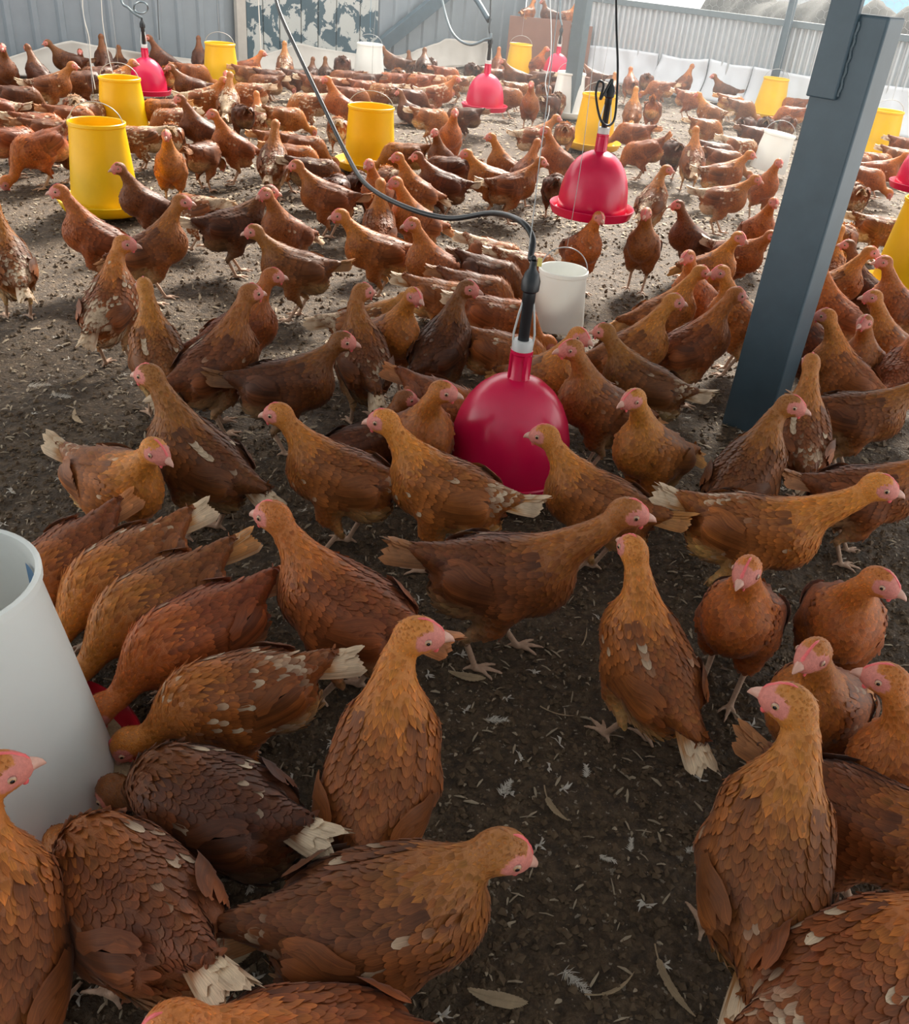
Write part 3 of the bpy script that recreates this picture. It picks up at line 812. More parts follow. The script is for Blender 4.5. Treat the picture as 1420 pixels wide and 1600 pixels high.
def post(name, c, wf, ws, z0, z1, mat, label, parent=None):
    V, F = box_vf(np.array([c[0], c[1], (z0 + z1) / 2]), E2 * wf / 2, E1 * ws / 2, (0, 0, (z1 - z0) / 2))
    o = mesh_obj(name, V, F, mat, parent); bevel(o, .006)
    if label: tag(o, label, 'post')
    return o
def build_posts():
    # heavy post: short box column with a second length welded to its face
    base = at(1128, 655); c = base + E2 * .088 + E1 * .06
    root = empty('steel_post', (c[0], c[1], 0)); tag(root, 'thick dark blue steel post on the right with a welded upper length', 'post')
    L = lambda p: np.asarray(p) - np.array([c[0], c[1], 0])
    V, F = box_vf(L((c[0], c[1], .66)), E2 * .088, E1 * .06, (0, 0, .68)); bevel(mesh_obj('column', V, F, 'steel_blue', root), .008, 3)
    V, F = box_vf(L(np.array([c[0], c[1], 1.75]) - E1 * .068 - E2 * .044), E2 * .046, E1 * .012, (0, 0, .64)); bevel(mesh_obj('welded_length', V, F, 'steel_blue', root), .004)
    pts = [np.array([c[0], c[1], z]) - E1 * .064 + E2 * (.004 + .002 * math.sin(z * 160)) for z in np.linspace(1.12, 1.32, 40)]
    V, F = tube_vf([L(p) for p in pts], [.004 + .0016 * (k % 2) for k in range(40)], 6); mesh_obj('weld_seam', V, F, 'steel_light', root, True)
    # slim post by the corner, with a plank against it
    b = at(873, 186); c2 = b + E2 * .075 + E1 * .05
    post('steel_post', c2, .15, .10, -.02, 2.5, 'steel_light', 'slim blue grey steel post in the middle distance beside the yellow feeder')
    pl = at(905, 188) + E1 * .02
    V, F = box_vf(np.array([pl[0], pl[1], .20]), E2 * .035, E1 * .02, (0, 0, .21)); bevel(tag(mesh_obj('wooden_plank', V, F, 'board_brown'), 'short red brown plank standing against the slim steel post', 'plank'), .003)
    p = W(*[on_right(1196, 178, .17)[0], .17]);
    V, F = tube_vf([(p[0], p[1], z) for z in np.linspace(0, 2.4, 6)], .05, 14)
    tag(mesh_obj('pipe_post', V, F, 'steel_blue', None, True), 'round dark pipe post standing at the corrugated wall', 'post')
build_posts()

def build_corner_box():
    a = at(788, 112); b = at(914, 123); d = b - a; L = np.linalg.norm(d); d /= L; n_ = np.array([-d[1], d[0], 0])
    root = empty('plywood_box', a); tag(root, 'brown plywood nest box across the shed corner, hens perched on top', 'box')
    H = .70
    for nm, c, h1, h2, h3 in (('front_panel', a + d * L * .37, d * L * .37, n_ * .012, H / 2), ('front_panel', a + d * L * .87 - n_ * .02, d * L * .128, n_ * .012, H * .47)):
        V, F = box_vf(c + [0, 0, h3] - a, h1, h2, (0, 0, h3)); bevel(mesh_obj(nm, V, F, 'board_brown', root), .003)
    V, F = box_vf(a + d * L * .5 + n_ * .11 + [0, 0, H * .94 - .03] - a, d * L * .43, n_ * .09, (0, 0, .012)); mesh_obj('lid', V, F, 'board_brown', root)
    return H * .94 - .018, lambda f: a + d * L * f + n_ * .10
BOX_TOP, box_spot = build_corner_box()

def build_outside():
    V, F = box_vf(W(12, -20, -.12), E2 * 22, E1 * 19, (0, 0, .05)); tag(mesh_obj('yard', V, F, 'yard'), kind='structure')
    def yard_box(name, mat, x0, x1, y_top, dist, h0, label, cat):
        p0 = np.array([0, 0, CAM_H]); d0, d1 = _ray(x0, y_top), _ray(x1, y_top)
        a = p0 + d0 * dist / math.hypot(d0[0], d0[1]); b = p0 + d1 * dist / math.hypot(d1[0], d1[1])
        d = b - a; d[2] = 0; n_ = np.array([-d[1], d[0], 0]); n_ /= np.linalg.norm(n_); zt = max(a[2], b[2])
        V, F = box_vf((a + b) / 2 * [1, 1, 0] + n_ * 1.0 + [0, 0, (zt + h0) / 2], d / 2, n_ * 1., (0, 0, (zt - h0) / 2))
        return bevel(tag(mesh_obj(name, V, F, mat), label, cat), .02)
    yard_box('outbuilding', 'far_wall', 1130, 1330, -60, 24., -.1, 'white outbuilding wall seen over the corrugated sheets', 'building')
    yard_box('outbuilding', 'far_blue', 1345, 1600, -40, 22., -.1, 'light blue outbuilding wall beyond the netting at top right', 'building')
    # rough grey bank behind the netting
    n = 60; V = []; F = []
    for i in range(n):
        for j in range(12):
            u = i / (n - 1); v = j / 11
            z = -.1 + 1.25 * math.sin(math.pi * v) * (.85 + .3 * vnoise(np.array(u * 14), np.array(v * 4), 3)) + .12 * vnoise(np.array(u * 60), np.array(v * 20), 4)
            V.append(W(.3 + u * 4.2, -3.5 - v * 3.5, z))
    for i in range(n - 1):
        for j in range(11): a = i * 12 + j; F.append((a, a + 1, a + 13, a + 12))
    tag(mesh_obj('rubble_bank', V, F, 'far_berm', None, True), 'rough grey bank beyond the wire netting', 'bank')
build_outside()

def build_shade_roof():
    """added sheet roof out of view, shading the near half of the shed"""
    roof = empty('added_shade_roof', (0, 0, 2.7)); tag(roof, kind='structure')  # added out of view to keep direct sun off the foreground
    prof = [(k * .0215, .012 * math.cos(math.pi * k / 2)) for k in range(49)]
    V, F = sheet_vf(1.03, 1.0, prof); V = [(x, z * 12., y) for x, y, z in V]; me = None
    for k in range(16):
        if me is None: o = mesh_obj('shade_roof_sheet', V, F, 'galv', roof, True); me = o.data
        else: o = link(bpy.data.objects.new('shade_roof_sheet', me)); o.parent = roof
        o.location = (-8.2 + k * 1.03, ROOF_EDGE - 12., 0)
    for y in (ROOF_EDGE - .1, ROOF_EDGE - 3, ROOF_EDGE - 6, ROOF_EDGE - 9):
        V, F = box_vf((0, y, -.06), (8.2, 0, 0), (0, .03, 0), (0, 0, .045)); mesh_obj('shade_roof_purlin', V, F, 'steel_blue', roof)
ROOF_EDGE = 6.3
build_shade_roof()

def build_shade_wall():
    wall = empty('added_shade_wall', (0, -3.6, 0)); tag(wall, kind='structure')  # added behind the camera to cut the fill light from the front
    prof = [(k * .0215, .014 * math.cos(math.pi * k / 2)) for k in range(49)]
    V, F = sheet_vf(1.03, 2.7, prof); me = None
    for k in range(16):
        if me is None: o = mesh_obj('cladding_sheet', V, F, 'cladding', wall, True); me = o.data
        else: o = link(bpy.data.objects.new('cladding_sheet', me)); o.parent = wall
        o.location = (-8.2 + k * 1.03, 0, 0)
build_shade_wall()
# ---------------------------------------------------------------- feeders and drinkers
def equip_materials():
    plain('yellow_plastic', (.94, .60, .004), .38, .06, 8, trans=.18)
    plain('white_plastic', (.90, .91, .88), .34, .04, 6, trans=.30)
    plain('red_plastic', (.70, .006, .070), .26, .08, 10, spec=.6, trans=.10)
    plain('red_pan', (.55, .012, .03), .35, .1, 10)
    plain('clear_plastic', (.80, .82, .80), .2, .08, 30, trans=.4)
    plain('feed_mash', (.46, .33, .19), .95, .45, 180, bump=.8)
    plain('tag_yellow', (.75, .62, .18), .5, .1, 20)
    plain('print_blue', (.10, .22, .40), .5, .3, 60)
equip_materials()

LANDMARKS = []
def wire_path(p, top, wob, seed, n=26):
    rs = np.random.RandomState(seed); p = np.asarray(p, float); top = np.asarray(top, float)
    out = []
    for k in range(n):
        t = k / (n - 1); q = p + (top - p) * t
        w = wob * math.sin(math.pi * t); out.append(q + [w * math.sin(11 * t + seed), w * math.cos(7 * t + seed), 0])
    return np.array(out)
def feeder(px, py, plastic, label, short, z=.02, s=1., h=.42, rb=.178, rt=.142, pan=True, panmat=None, tilt=0., wire=True, tx=0., seed=0, handle=True, feed=True):
    c = at(px, py, z)
    root = empty('hanging_feeder', c, seed * 1.3); root.scale = (s, s, s); tag(root, label, 'feeder', 'hanging poultry feeders')
    root.rotation_euler = (math.radians(tilt), math.radians(tx), seed * .0)
    mat = plastic
    lathe('hopper', [(rb - .006, .045), (rb, .04), (rb, .06), (rt + (rb - rt) * .4, h * .62), (rt, h - .03), (rt + .001, h - .022), (rt + .006, h - .018), (rt + .006, h - .003), (rt + .002, h),
                     (rt - .003, h - .003), (rt - .004, h - .03), (rb - .006, .045)], mat, root, 48)
    if pan:
        pn_ = lathe('pan', [(.002, .0), (.20, .0), (.225, .012), (.243, .045), (.250, .062), (.246, .066), (.239, .060), (.222, .022), (.198, .010), (.002, .012)], panmat or mat, root, 48)
        if feed: lathe('feed', [(.002, .042), (rb - .02, .042), (rb + .03, .034), (.222, .024)], 'feed_mash', pn_, 40)
        for k in range(3):
            a = 2.1 * k + .5
            V, F = box_vf((math.cos(a) * (rb - .004), math.sin(a) * (rb - .004), .03), (math.cos(a) * .01, math.sin(a) * .01, 0), (-math.sin(a) * .012, math.cos(a) * .012, 0), (0, 0, .02))
            mesh_obj('strut', V, F, panmat or mat, root)
    if handle:
        pts = [(rt * math.cos(a), 0, h - .012 + .105 * math.sin(a)) for a in np.linspace(0, math.pi, 22)]
        V, F = tube_vf(pts, .0026, 6); hd_ = mesh_obj('handle', V, F, 'wire', root, True)
        if wire:
            V, F = tube_vf(wire_path((0, 0, h + .09), (0.01, .02, 2.35 / s), .012, seed), .0014, 5); mesh_obj('hanging_wire', V, F, wire if isinstance(wire, str) else 'wire', hd_, True)
    LANDMARKS.append((short, c)); return root
Y, Wh = 'yellow_plastic', 'white_plastic'
feeder(167, 328, Y, 'large yellow hanging feeder nearest on the left, overlapping another behind it', 'near left yellow feeder', seed=1, h=.46)
feeder(196, 212, Y, 'yellow feeder partly hidden behind the near left yellow feeder', 'second left yellow feeder', seed=2, h=.40)
feeder(347, 140, Y, 'yellow feeder hanging before the grey ribbed wall, right of the left pink drinker', 'yellow feeder at ribbed wall', seed=3, h=.42)
feeder(577, 264, Y, 'yellow feeder in the centre where the black hose passes its left side', 'central yellow feeder', seed=4, h=.42, rt=.156)
feeder(808, 124, Y, 'small far yellow feeder in front of the brown plywood box', 'yellow feeder at plywood box', seed=5, h=.42)
feeder(924, 232, Y, 'yellow feeder with wide pan right of the slim post, behind a pink drinker', 'yellow feeder by slim post', seed=6, h=.44)
feeder(1198, 184, Y, 'yellow feeder before the white sheeting, left of the big dark post', 'yellow feeder at white sheeting', seed=7, h=.43, rb=.185)
feeder(1366, 244, Y, 'yellow feeder just right of the big dark post', 'yellow feeder behind big post', seed=8, h=.42)
feeder(1412, 462, Y, 'big yellow feeder cut off by the right edge', 'yellow feeder at right edge', seed=9, h=.50, rb=.19, rt=.15)
feeder(576, 128, Wh, 'white hanging feeder on a blue cord at the ribbed wall', 'far white feeder', seed=10, h=.40, wire='blue_cord')
feeder(884, 182, Wh, 'white feeder half hidden behind the slim post', 'white feeder behind slim post', seed=11, h=.42, wire=False)
feeder(1196, 272, Wh, 'tipped white feeder bucket left of the big dark post', 'tipped white feeder', seed=12, h=.33, rb=.150, rt=.125, pan=False, tx=6, wire=False)
feeder(866, 520, Wh, 'small white feeder behind the near red drinker', 'small white feeder', seed=13, h=.30, rb=.125, rt=.105, pan=False, s=.95, wire=True)
_wf = feeder(-6, 1248, Wh, 'large translucent white feeder with red pan at the lower left edge', 'white feeder at lower left', seed=14, h=.47, rb=.195, rt=.135, panmat='red_pan', z=.03, s=1.06, wire=False, handle=False)
# printed label inside the near white feeder's rim
_la = math.radians(40)
V, F = [], []
for k in range(7):
    a = _la + (k - 3) * .07
    for zz in (.385, .435):
        V.append((.1275 * math.cos(a), .1275 * math.sin(a), zz))
for k in range(6): F.append((2 * k, 2 * k + 2, 2 * k + 3, 2 * k + 1))
mesh_obj('printed_label', V, F, 'print_blue', _wf, True)

def drinker(c, label, short, s=1., pan_r=.205, hose=None, valve=True, hook=True, seed=0):
    root = empty('bell_drinker', c); root.scale = (s, s, s); tag(root, label, 'drinker', 'hanging bell drinkers')
    lathe('bell', [(.150, .012), (.163, .010), (.168, .020), (.169, .050), (.168, .080), (.162, .130), (.150, .180), (.131, .222), (.106, .256), (.075, .282), (.045, .296), (.026, .300), (.024, .304)], 'red_plastic', root, 56)
    nk_ = lathe('neck', [(.030, .286), (.030, .300), (.027, .304), (.026, .365), (.029, .368), (.029, .376), (.024, .378), (.022, .370)], 'red_plastic', root, 28)
    for k in range(4):
        a = k * math.pi / 2 + .4
        V, F = box_vf((math.cos(a) * .027, math.sin(a) * .027, .335), (math.cos(a) * .004, math.sin(a) * .004, 0), (-math.sin(a) * .004, math.cos(a) * .004, 0), (0, 0, .035))
        mesh_obj('neck_rib', V, F, 'red_plastic', nk_)
    lathe('pan', [(.012, .0), (.155, .0), (pan_r - .012, .006), (pan_r - .002, .030), (pan_r + .003, .046), (pan_r, .050), (pan_r - .006, .046), (pan_r - .016, .016), (.16, .012), (.012, .012)], 'red_plastic', root, 56)
    if valve:
        lathe('collar', [(.024, .372), (.027, .374), (.027, .400), (.024, .404), (.016, .404)], 'clear_plastic', root, 24)
        lathe('valve', [(.0135, .395), (.0145, .40), (.0145, .500), (.0165, .505), (.0165, .530), (.023, .536), (.024, .560), (.018, .578), (.010, .590), (.008, .610)], 'black_rubber', root, 20)
        for sgn in (-1, 1):
            V, F = tube_vf([(sgn * .024, 0, .36), (sgn * .027, 0, .42), (sgn * .020, 0, .47), (sgn * .010, 0, .52)], .0032, 6); mesh_obj('hook', V, F, 'clear_plastic', root, True)
    LANDMARKS.append((short, np.asarray(c))); return root
def hose(pts, r, label, mat='black_rubber', name='water_hose', cat='hose', n=90):
    V, F = tube_vf(smooth_path(pts, n), r, 10); return tag(mesh_obj(name, V, F, mat, None, True), label, cat)

D1 = at(790, 742, .06); drinker(D1, 'big red bell drinker in the middle foreground among hens', 'near red drinker', s=1.08, pan_r=.176)
D2 = atd(922, 336, 4.42); drinker(D2, 'pink red bell drinker hanging left of the big dark post', 'second red drinker')
D3 = at(756, 172, .20); drinker(D3, 'pink bell drinker in the middle distance under a chain and cable', 'middle pink drinker')
D4 = at(232, 147, .06); drinker(D4, 'pink bell drinker near the grey ribbed wall at upper left', 'left pink drinker')
D5 = at(867, 124, .10); drinker(D5, 'small far pink drinker in front of the brown box beside the slim post', 'far pink drinker')
D6 = at(1436, 298, .28); drinker(D6, 'pink drinker cut off by the right edge behind the yellow feeder', 'right edge pink drinker')
TOP = np.array([0, 0, .61])
v = D1 + TOP * 1.08; dv = proj(v)[2]
def hp(*l): return [atd(x, y, d) for x, y, d in l]
hose(hp((420, -60, 4.3), (434, 10, 4.1), (462, 75, 3.9), (500, 155, 3.65), (540, 238, 3.4), (572, 288, 3.2), (630, 322, 3.0), (700, 341, 2.85), (768, 333, 2.7), (812, 345, dv + .12), (832, 372, dv + .05), (829, 402, dv + .01)) + [v + [0.0, 0, .005]], .0085,
     'thick black hose sagging across the shed to the near red drinker')
def wire(pts, r, label, mat='wire', name='hanging_wire', cat='wire', n=60): return hose(pts, r, label, mat, name, cat, n)
wire([v + [.004, 0, -.02]] + hp((826, 400, dv + .02), (834, 330, dv + .05), (843, 250, dv + .1), (852, 180, dv + .1), (866, 60, dv + .1), (880, -60, dv + .1)), .0014, 'thin twisted wire rising from the near red drinker')
V, F = box_vf(v + np.array([.016, -.01, .0]), (.006, 0, 0), (0, .004, 0), (0, 0, .011)); tag(bevel(mesh_obj('plastic_clip', V, F, 'tag_yellow'), .001), 'small pale yellow clip on the hose above the near red drinker', 'clip')
v = D2 + TOP; d2 = proj(v)[2]
_k = [atd(x, y, d2) for x, y in ((936, 165), (929, 140), (938, 130), (946, 145), (934, 180))]
hose([v] + hp((938, 155, d2), (943, 132, d2), (935, 128, d2), (931, 150, d2), (938, 186, d2 - .03), (950, 196, d2 - .02), (961, 180, d2), (965, 110, d2 + .02), (963, 40, d2 + .05), (962, -60, d2 + .1)), .0055, 'thin black hose looping above the second red drinker', n=120)
v = D3 + TOP; d3 = proj(v)[2]
hose([v] + hp((766, 60, d3), (758, 62, d3), (735, 70, d3), (712, 58, d3 + .1), (698, 30, d3 + .2), (684, -30, d3 + .3)), .011, 'grey cable drooping to the middle pink drinker', 'steel_light', 'cable', 'cable')
wire([v + [0, 0, -.02]] + hp((764, 45, d3), (766, 20, d3), (768, -60, d3)), .007, 'chain hanging above the middle pink drinker', 'black_rubber', 'chain', 'chain')
hose(hp((730, -20, d3 + .2), (748, 5, d3 + .1), (764, 32, d3 + .02)), .024, 'dark pipe end slanting down beside the chain', 'steel_blue', 'water_pipe', 'pipe', 12)
v = D4 + TOP; d4 = proj(v)[2]
_c4 = np.array(v)
hose([v] + hp((211, 22, d4), (200, 12, d4), (190, 2, d4), (186, -40, d4)), .010, 'grey hose rising from the left pink drinker', 'steel_light')
_ring = [atd(220 + 11 * math.cos(a), 12 + 9 * math.sin(a), d4 - .02 + .02 * math.sin(3 * a)) for a in np.linspace(0, 4 * math.pi, 50)]
hose(_ring, .007, 'coiled grey hose loop above the left pink drinker', 'steel_light', n=50)
v = D5 + TOP; d5 = proj(v)[2]
hose([v] + hp((875, 20, d5), (878, -40, d5)), .012, 'hose rising above the far pink drinker', 'steel_light')
wire(hp((128, -40, 6.6), (130, 20, 6.6), (139, 60, 6.6), (142, 100, 6.6), (149, 140, 6.6)), .0035, 'pale twine hanging left of the left pink drinker', 'sheeting_grey', 'twine', 'twine')
wire(hp((157, -40, 6.9), (160, 30, 6.9), (168, 80, 6.9), (175, 110, 6.9), (184, 138, 6.9)), .0030, 'pale twine dropping to the second left yellow feeder', 'sheeting_grey', 'twine', 'twine')
wire(hp((245, -40, 8.5), (247, 20, 8.5), (249, 62, 8.5)), .0045, 'dark wire hanging right of the left pink drinker', 'black_rubber')
wire(hp((402, -40, 9.4), (405, 30, 9.4), (408, 82, 9.4)), .006, 'pale wire hanging before the flaking boarded door', 'sheeting_grey')
wire(hp((857, -40, 8.7), (861, 40, 8.7), (860, 90, 8.7), (852, 130, 8.7), (858, 170, 8.7), (850, 200, 8.7)), .005, 'loose pale wire dangling left of the slim post', 'wire')
# ---------------------------------------------------------------- litter on the floor
def build_litter():
    rs = np.random.RandomState(21)
    def spots(n, y0, y1, power=1.0):
        y = y0 + (y1 - y0) * rs.rand(n * 2) ** power; x = (rs.rand(n * 2) * 2 - 1) * (.75 + .62 * y)
        a = (x - CORNER[0]) * E2[0] + (y - CORNER[1]) * E2[1]; b = -((x - CORNER[0]) * E1[0] + (y - CORNER[1]) * E1[1])
        k = np.where((a > .25) & (b > .25))[0][:n]; k = np.concatenate([k, k])[:n]; return x[k], y[k]
    # clods: small angular lumps
    V = []; F = []
    def clods(n, y0, y1, r0, r1, power):
        xs, ys = spots(n, y0, y1, power); zs = ground_z(xs, ys)
        oc = np.array([(1, 0, 0), (-1, 0, 0), (0, 1, 0), (0, -1, 0), (0, 0, 1), (0, 0, -.6)], float)
        of = np.array([(0, 2, 4), (2, 1, 4), (1, 3, 4), (3, 0, 4), (2, 0, 5), (1, 2, 5), (3, 1, 5), (0, 3, 5)])
        r = r0 + (r1 - r0) * rs.rand(n) ** 2.2
        v = oc[None] * (r[:, None, None] * (.6 + .8 * rs.rand(n, 6, 1))) * np.array([1, 1, .75]) + rs.normal(0, .16, (n, 6, 3)) * r[:, None, None]
        a = rs.rand(n) * 6.28; ca, sa = np.cos(a)[:, None], np.sin(a)[:, None]
        v = np.stack([v[..., 0] * ca - v[..., 1] * sa, v[..., 0] * sa + v[..., 1] * ca, v[..., 2]], -1)
        v += np.stack([xs, ys, zs + r * .22], -1)[:, None]
        b = sum(len(q) for q in V)
        V.append(v.reshape(-1, 3)); F.append((of[None] + (np.arange(n) * 6)[:, None, None]).reshape(-1, 3) + b)
    clods(26000, .55, 2.6, .0030, .0100, 1.0); clods(14000, 2.4, 6.5, .0045, .014, .8)
    o = link(bpy.data.objects.new('litter_clods', mesh_from('litter_clods', np.concatenate(V), np.concatenate(F), M['clod'], False)))
    tag(o, 'loose brown crumbs of litter covering the shed floor', 'litter', kind='stuff')
    # pale straw and droppings: flat bent slivers
    V = []; F = []
    def chips(n, y0, y1, l0, l1, w, power):
        xs, ys = spots(n, y0, y1, power); zs = ground_z(xs, ys); L = l0 + (l1 - l0) * rs.rand(n) ** 2
        a = rs.rand(n) * 6.28; d = np.stack([np.cos(a), np.sin(a), rs.normal(0, .18, n)], -1); s_ = np.stack([-np.sin(a), np.cos(a), rs.normal(0, .25, n)], -1)
        c = np.stack([xs, ys, zs + .004], -1); wd = w * (.5 + rs.rand(n))[:, None]
        k = np.stack([c - d * L[:, None] - s_ * wd * .5, c - d * L[:, None] * .9 + s_ * wd * .5, c + s_ * wd + [0, 0, .002], c - s_ * wd + [0, 0, .003], c + d * L[:, None] + s_ * wd * .4, c + d * L[:, None] * .8 - s_ * wd * .4], 1)
        k = np.concatenate([k, k + [0, 0, -.0012]], 1)
        f = np.array([(0, 3, 2, 1), (3, 5, 4, 2), (6, 7, 8, 9), (9, 8, 10, 11)]); b = sum(len(q) for q in V)
        V.append(k.reshape(-1, 3)); F.append((f[None] + (np.arange(n) * 12)[:, None, None]).reshape(-1, 4) + b)
    chips(3200, .55, 3., .004, .020, .0022, 1.); chips(5200, 2.5, 7., .006, .026, .0042, .9); chips(14000, 5.5, 14., .010, .034, .0085, .8)  # far chaff made denser and wider, its pale colour standing in for brighter light
    o = link(bpy.data.objects.new('litter_chaff', mesh_from('litter_chaff', np.concatenate(V), np.concatenate(F), M['chip'], False)))
    tag(o, 'pale chaff and straw slivers strewn over the litter', 'chaff', kind='stuff')
    # scraps of down
    V = []; F = []
    xs, ys = spots(620, .6, 7., 1.); zs = ground_z(xs, ys); b = 0
    for x, y, z in zip(xs, ys, zs):
        for k in range(rs.randint(4, 8)):
            a = rs.rand() * 6.28; L = .006 + .016 * rs.rand(); w = .0016 + .0016 * rs.rand(); d = np.array([math.cos(a), math.sin(a), .35 * rs.rand()]); s_ = np.array([-d[1], d[0], rs.normal(0, .4)])
            p = np.array([x, y, z + .004]); q = p + d * L * .6 + [0, 0, .002]; e = p + d * L + s_ * L * .3
            V += [p - s_ * w * .4, p + s_ * w * .4, q + s_ * w, q - s_ * w, e + s_ * w * .2, e - s_ * w * .2]; F += [(b, b + 1, b + 2, b + 3), (b + 3, b + 2, b + 4, b + 5)]; b += 6
    o = link(bpy.data.objects.new('down_scraps', mesh_from('down_scraps', np.array(V), np.array(F), M['down_white'], False)))
    tag(o, 'white scraps of down scattered on the litter', 'down', kind='stuff')
build_litter()

def quill_feather(px, py, ang, L, label, curve=.3, w=.012, vane=1., mat='quill', part=.45):
    """a shed flight feather: bent shaft with a vane on its outer part"""
    rs = np.random.RandomState(int(px * 7 + py)); c = at(px, py, 0); c[2] = ground_z(c[0], c[1]) + .006
    root = empty('loose_feather', c, math.radians(ang)); tag(root, label, 'feather', 'feathers shed on the litter')
    n = 14; pts = []
    for k in range(n):
        t = k / (n - 1) - .5; pts.append(np.array([t * L, curve * L * (t * t - .08), .004 + .012 * t * t]))
    V, F = tube_vf(pts, [.0016 * (1 - .7 * k / n) for k in range(n)], 5); mesh_obj('shaft', V, F, mat, root, True)
    V = []; F = []
    for side in (1, -1):
        m = 22
        for k in range(m):
            t = part * (1 - vane) + (k / m) * (1 - part * (1 - vane)); i = min(int(t * (n - 1)), n - 2); p = pts[i] + (pts[i + 1] - pts[i]) * (t * (n - 1) - i)
            d = pts[i + 1] - pts[i]; d = d / np.linalg.norm(d); s_ = np.array([-d[1], d[0], .15]) * side
            ww = w * math.sin(math.pi * min(1, .12 + t * .86)) * rs.uniform(.88, 1.05); l2 = L / m * 1.2; b = len(V)
            V += [p, p + d * l2, p + d * (l2 + ww * 1.1) + s_ * ww, p + d * ww * 1.1 + s_ * ww * 1.02]; F.append((b, b + 1, b + 2, b + 3))
    mesh_obj('vane', V, F, mat if mat == 'down_white' else 'quill', root)
def down_feather(px, py, ang, L, label):
    rs = np.random.RandomState(int(px * 3 + py)); c = at(px, py, 0); c[2] = ground_z(c[0], c[1]) + .005
    V = []; F = []; b = 0
    for k in range(120):
        t = rs.rand(); a = rs.normal(0, .55); side = 1 if k % 2 else -1
        p = np.array([t * L - L / 2, 0, .003]); d = np.array([math.cos(a) * .6 + rs.normal(0, .3), side * (.35 + .5 * rs.rand()), .4 * rs.rand()]); l = L * (.16 + .30 * rs.rand()) * (1 - .5 * t); w = .0006
        s_ = np.array([-d[1], d[0], 0]) * w; q = p + d * l * .6; e = p + d * l + [0, 0, -.002]
        V += [p - s_, p + s_, q + s_, q - s_, e + s_ * .3, e - s_ * .3]; F += [(b, b + 1, b + 2, b + 3), (b + 3, b + 2, b + 4, b + 5)]; b += 6
    o = mesh_obj('loose_feather', V, F, 'down_white', None, False, c); o.rotation_euler.z = math.radians(ang)
    tag(o, label, 'feather', 'feathers shed on the litter')
quill_feather(728, 1060, -8, .085, 'long brown wing feather lying right of the golden hen with turned head', .1, .011)
quill_feather(862, 1262, -62, .090, 'curved pale quill on open litter in the lower middle', .45, .006, .4)
quill_feather(1045, 1535, -68, .125, 'longest curved quill, near the bottom right of the open litter', .35, .007, .6)
quill_feather(955, 1548, 28, .095, 'golden bow shaped quill left of the longest curved quill', .5, .003, .4)
quill_feather(775, 1562, -8, .095, 'brown striped feather under the breast of the bottom centre hen', .15, .012)
quill_feather(512, 1345, -75, .10, 'barred feather beside the tail of the golden hen with turned head', .2, .009)
quill_feather(348, 1500, 10, .085, 'dark barred feather behind the lower left feeding hen', .3, .013)
quill_feather(868, 1118, -15, .075, 'thin straight quill below the striding brown hen', .25, .002, .2)
quill_feather(912, 1005, 75, .07, 'thin quill standing beside the feet of the striding brown hen', .2, .002, .2)
quill_feather(118, 595, 70, .13, 'pale curved quill on the dark litter at left', .3, .006, .5)
quill_feather(120, 655, -55, .11, 'bent white quill left of the brown hen with a white tail', .4, .009)
quill_feather(488, 1270, 85, .10, 'narrow quill lying left of the golden hen with turned head', .1, .003, .3)
down_feather(985, 1322, 80, .030, 'small white feather standing alone on open litter, lower right middle')
down_feather(915, 1208, 85, .034, 'small white feather below the tall golden hen right of centre')
down_feather(790, 1232, 60, .045, 'tangled grey down tuft in the lower middle')
down_feather(900, 1535, -40, .052, 'large white down tuft near the bottom of open litter')
down_feather(775, 1128, 10, .045, 'white down tuft right of the golden hen with turned head')
down_feather(948, 1345, -20, .030, 'white down with a brown base on open litter')
down_feather(1082, 1325, 40, .034, 'pair of downy scraps close to the tall hen at lower right')
down_feather(388, 1382, -70, .045, 'white feather below the dark hen with white tipped tail')
down_feather(152, 548, 0, .055, 'white tuft under the pale feathered hen at left')
down_feather(62, 602, 20, .075, 'white feather patch on dark litter near the left edge')
down_feather(95, 625, -5, .07, 'flat white feather just below the white feather patch')
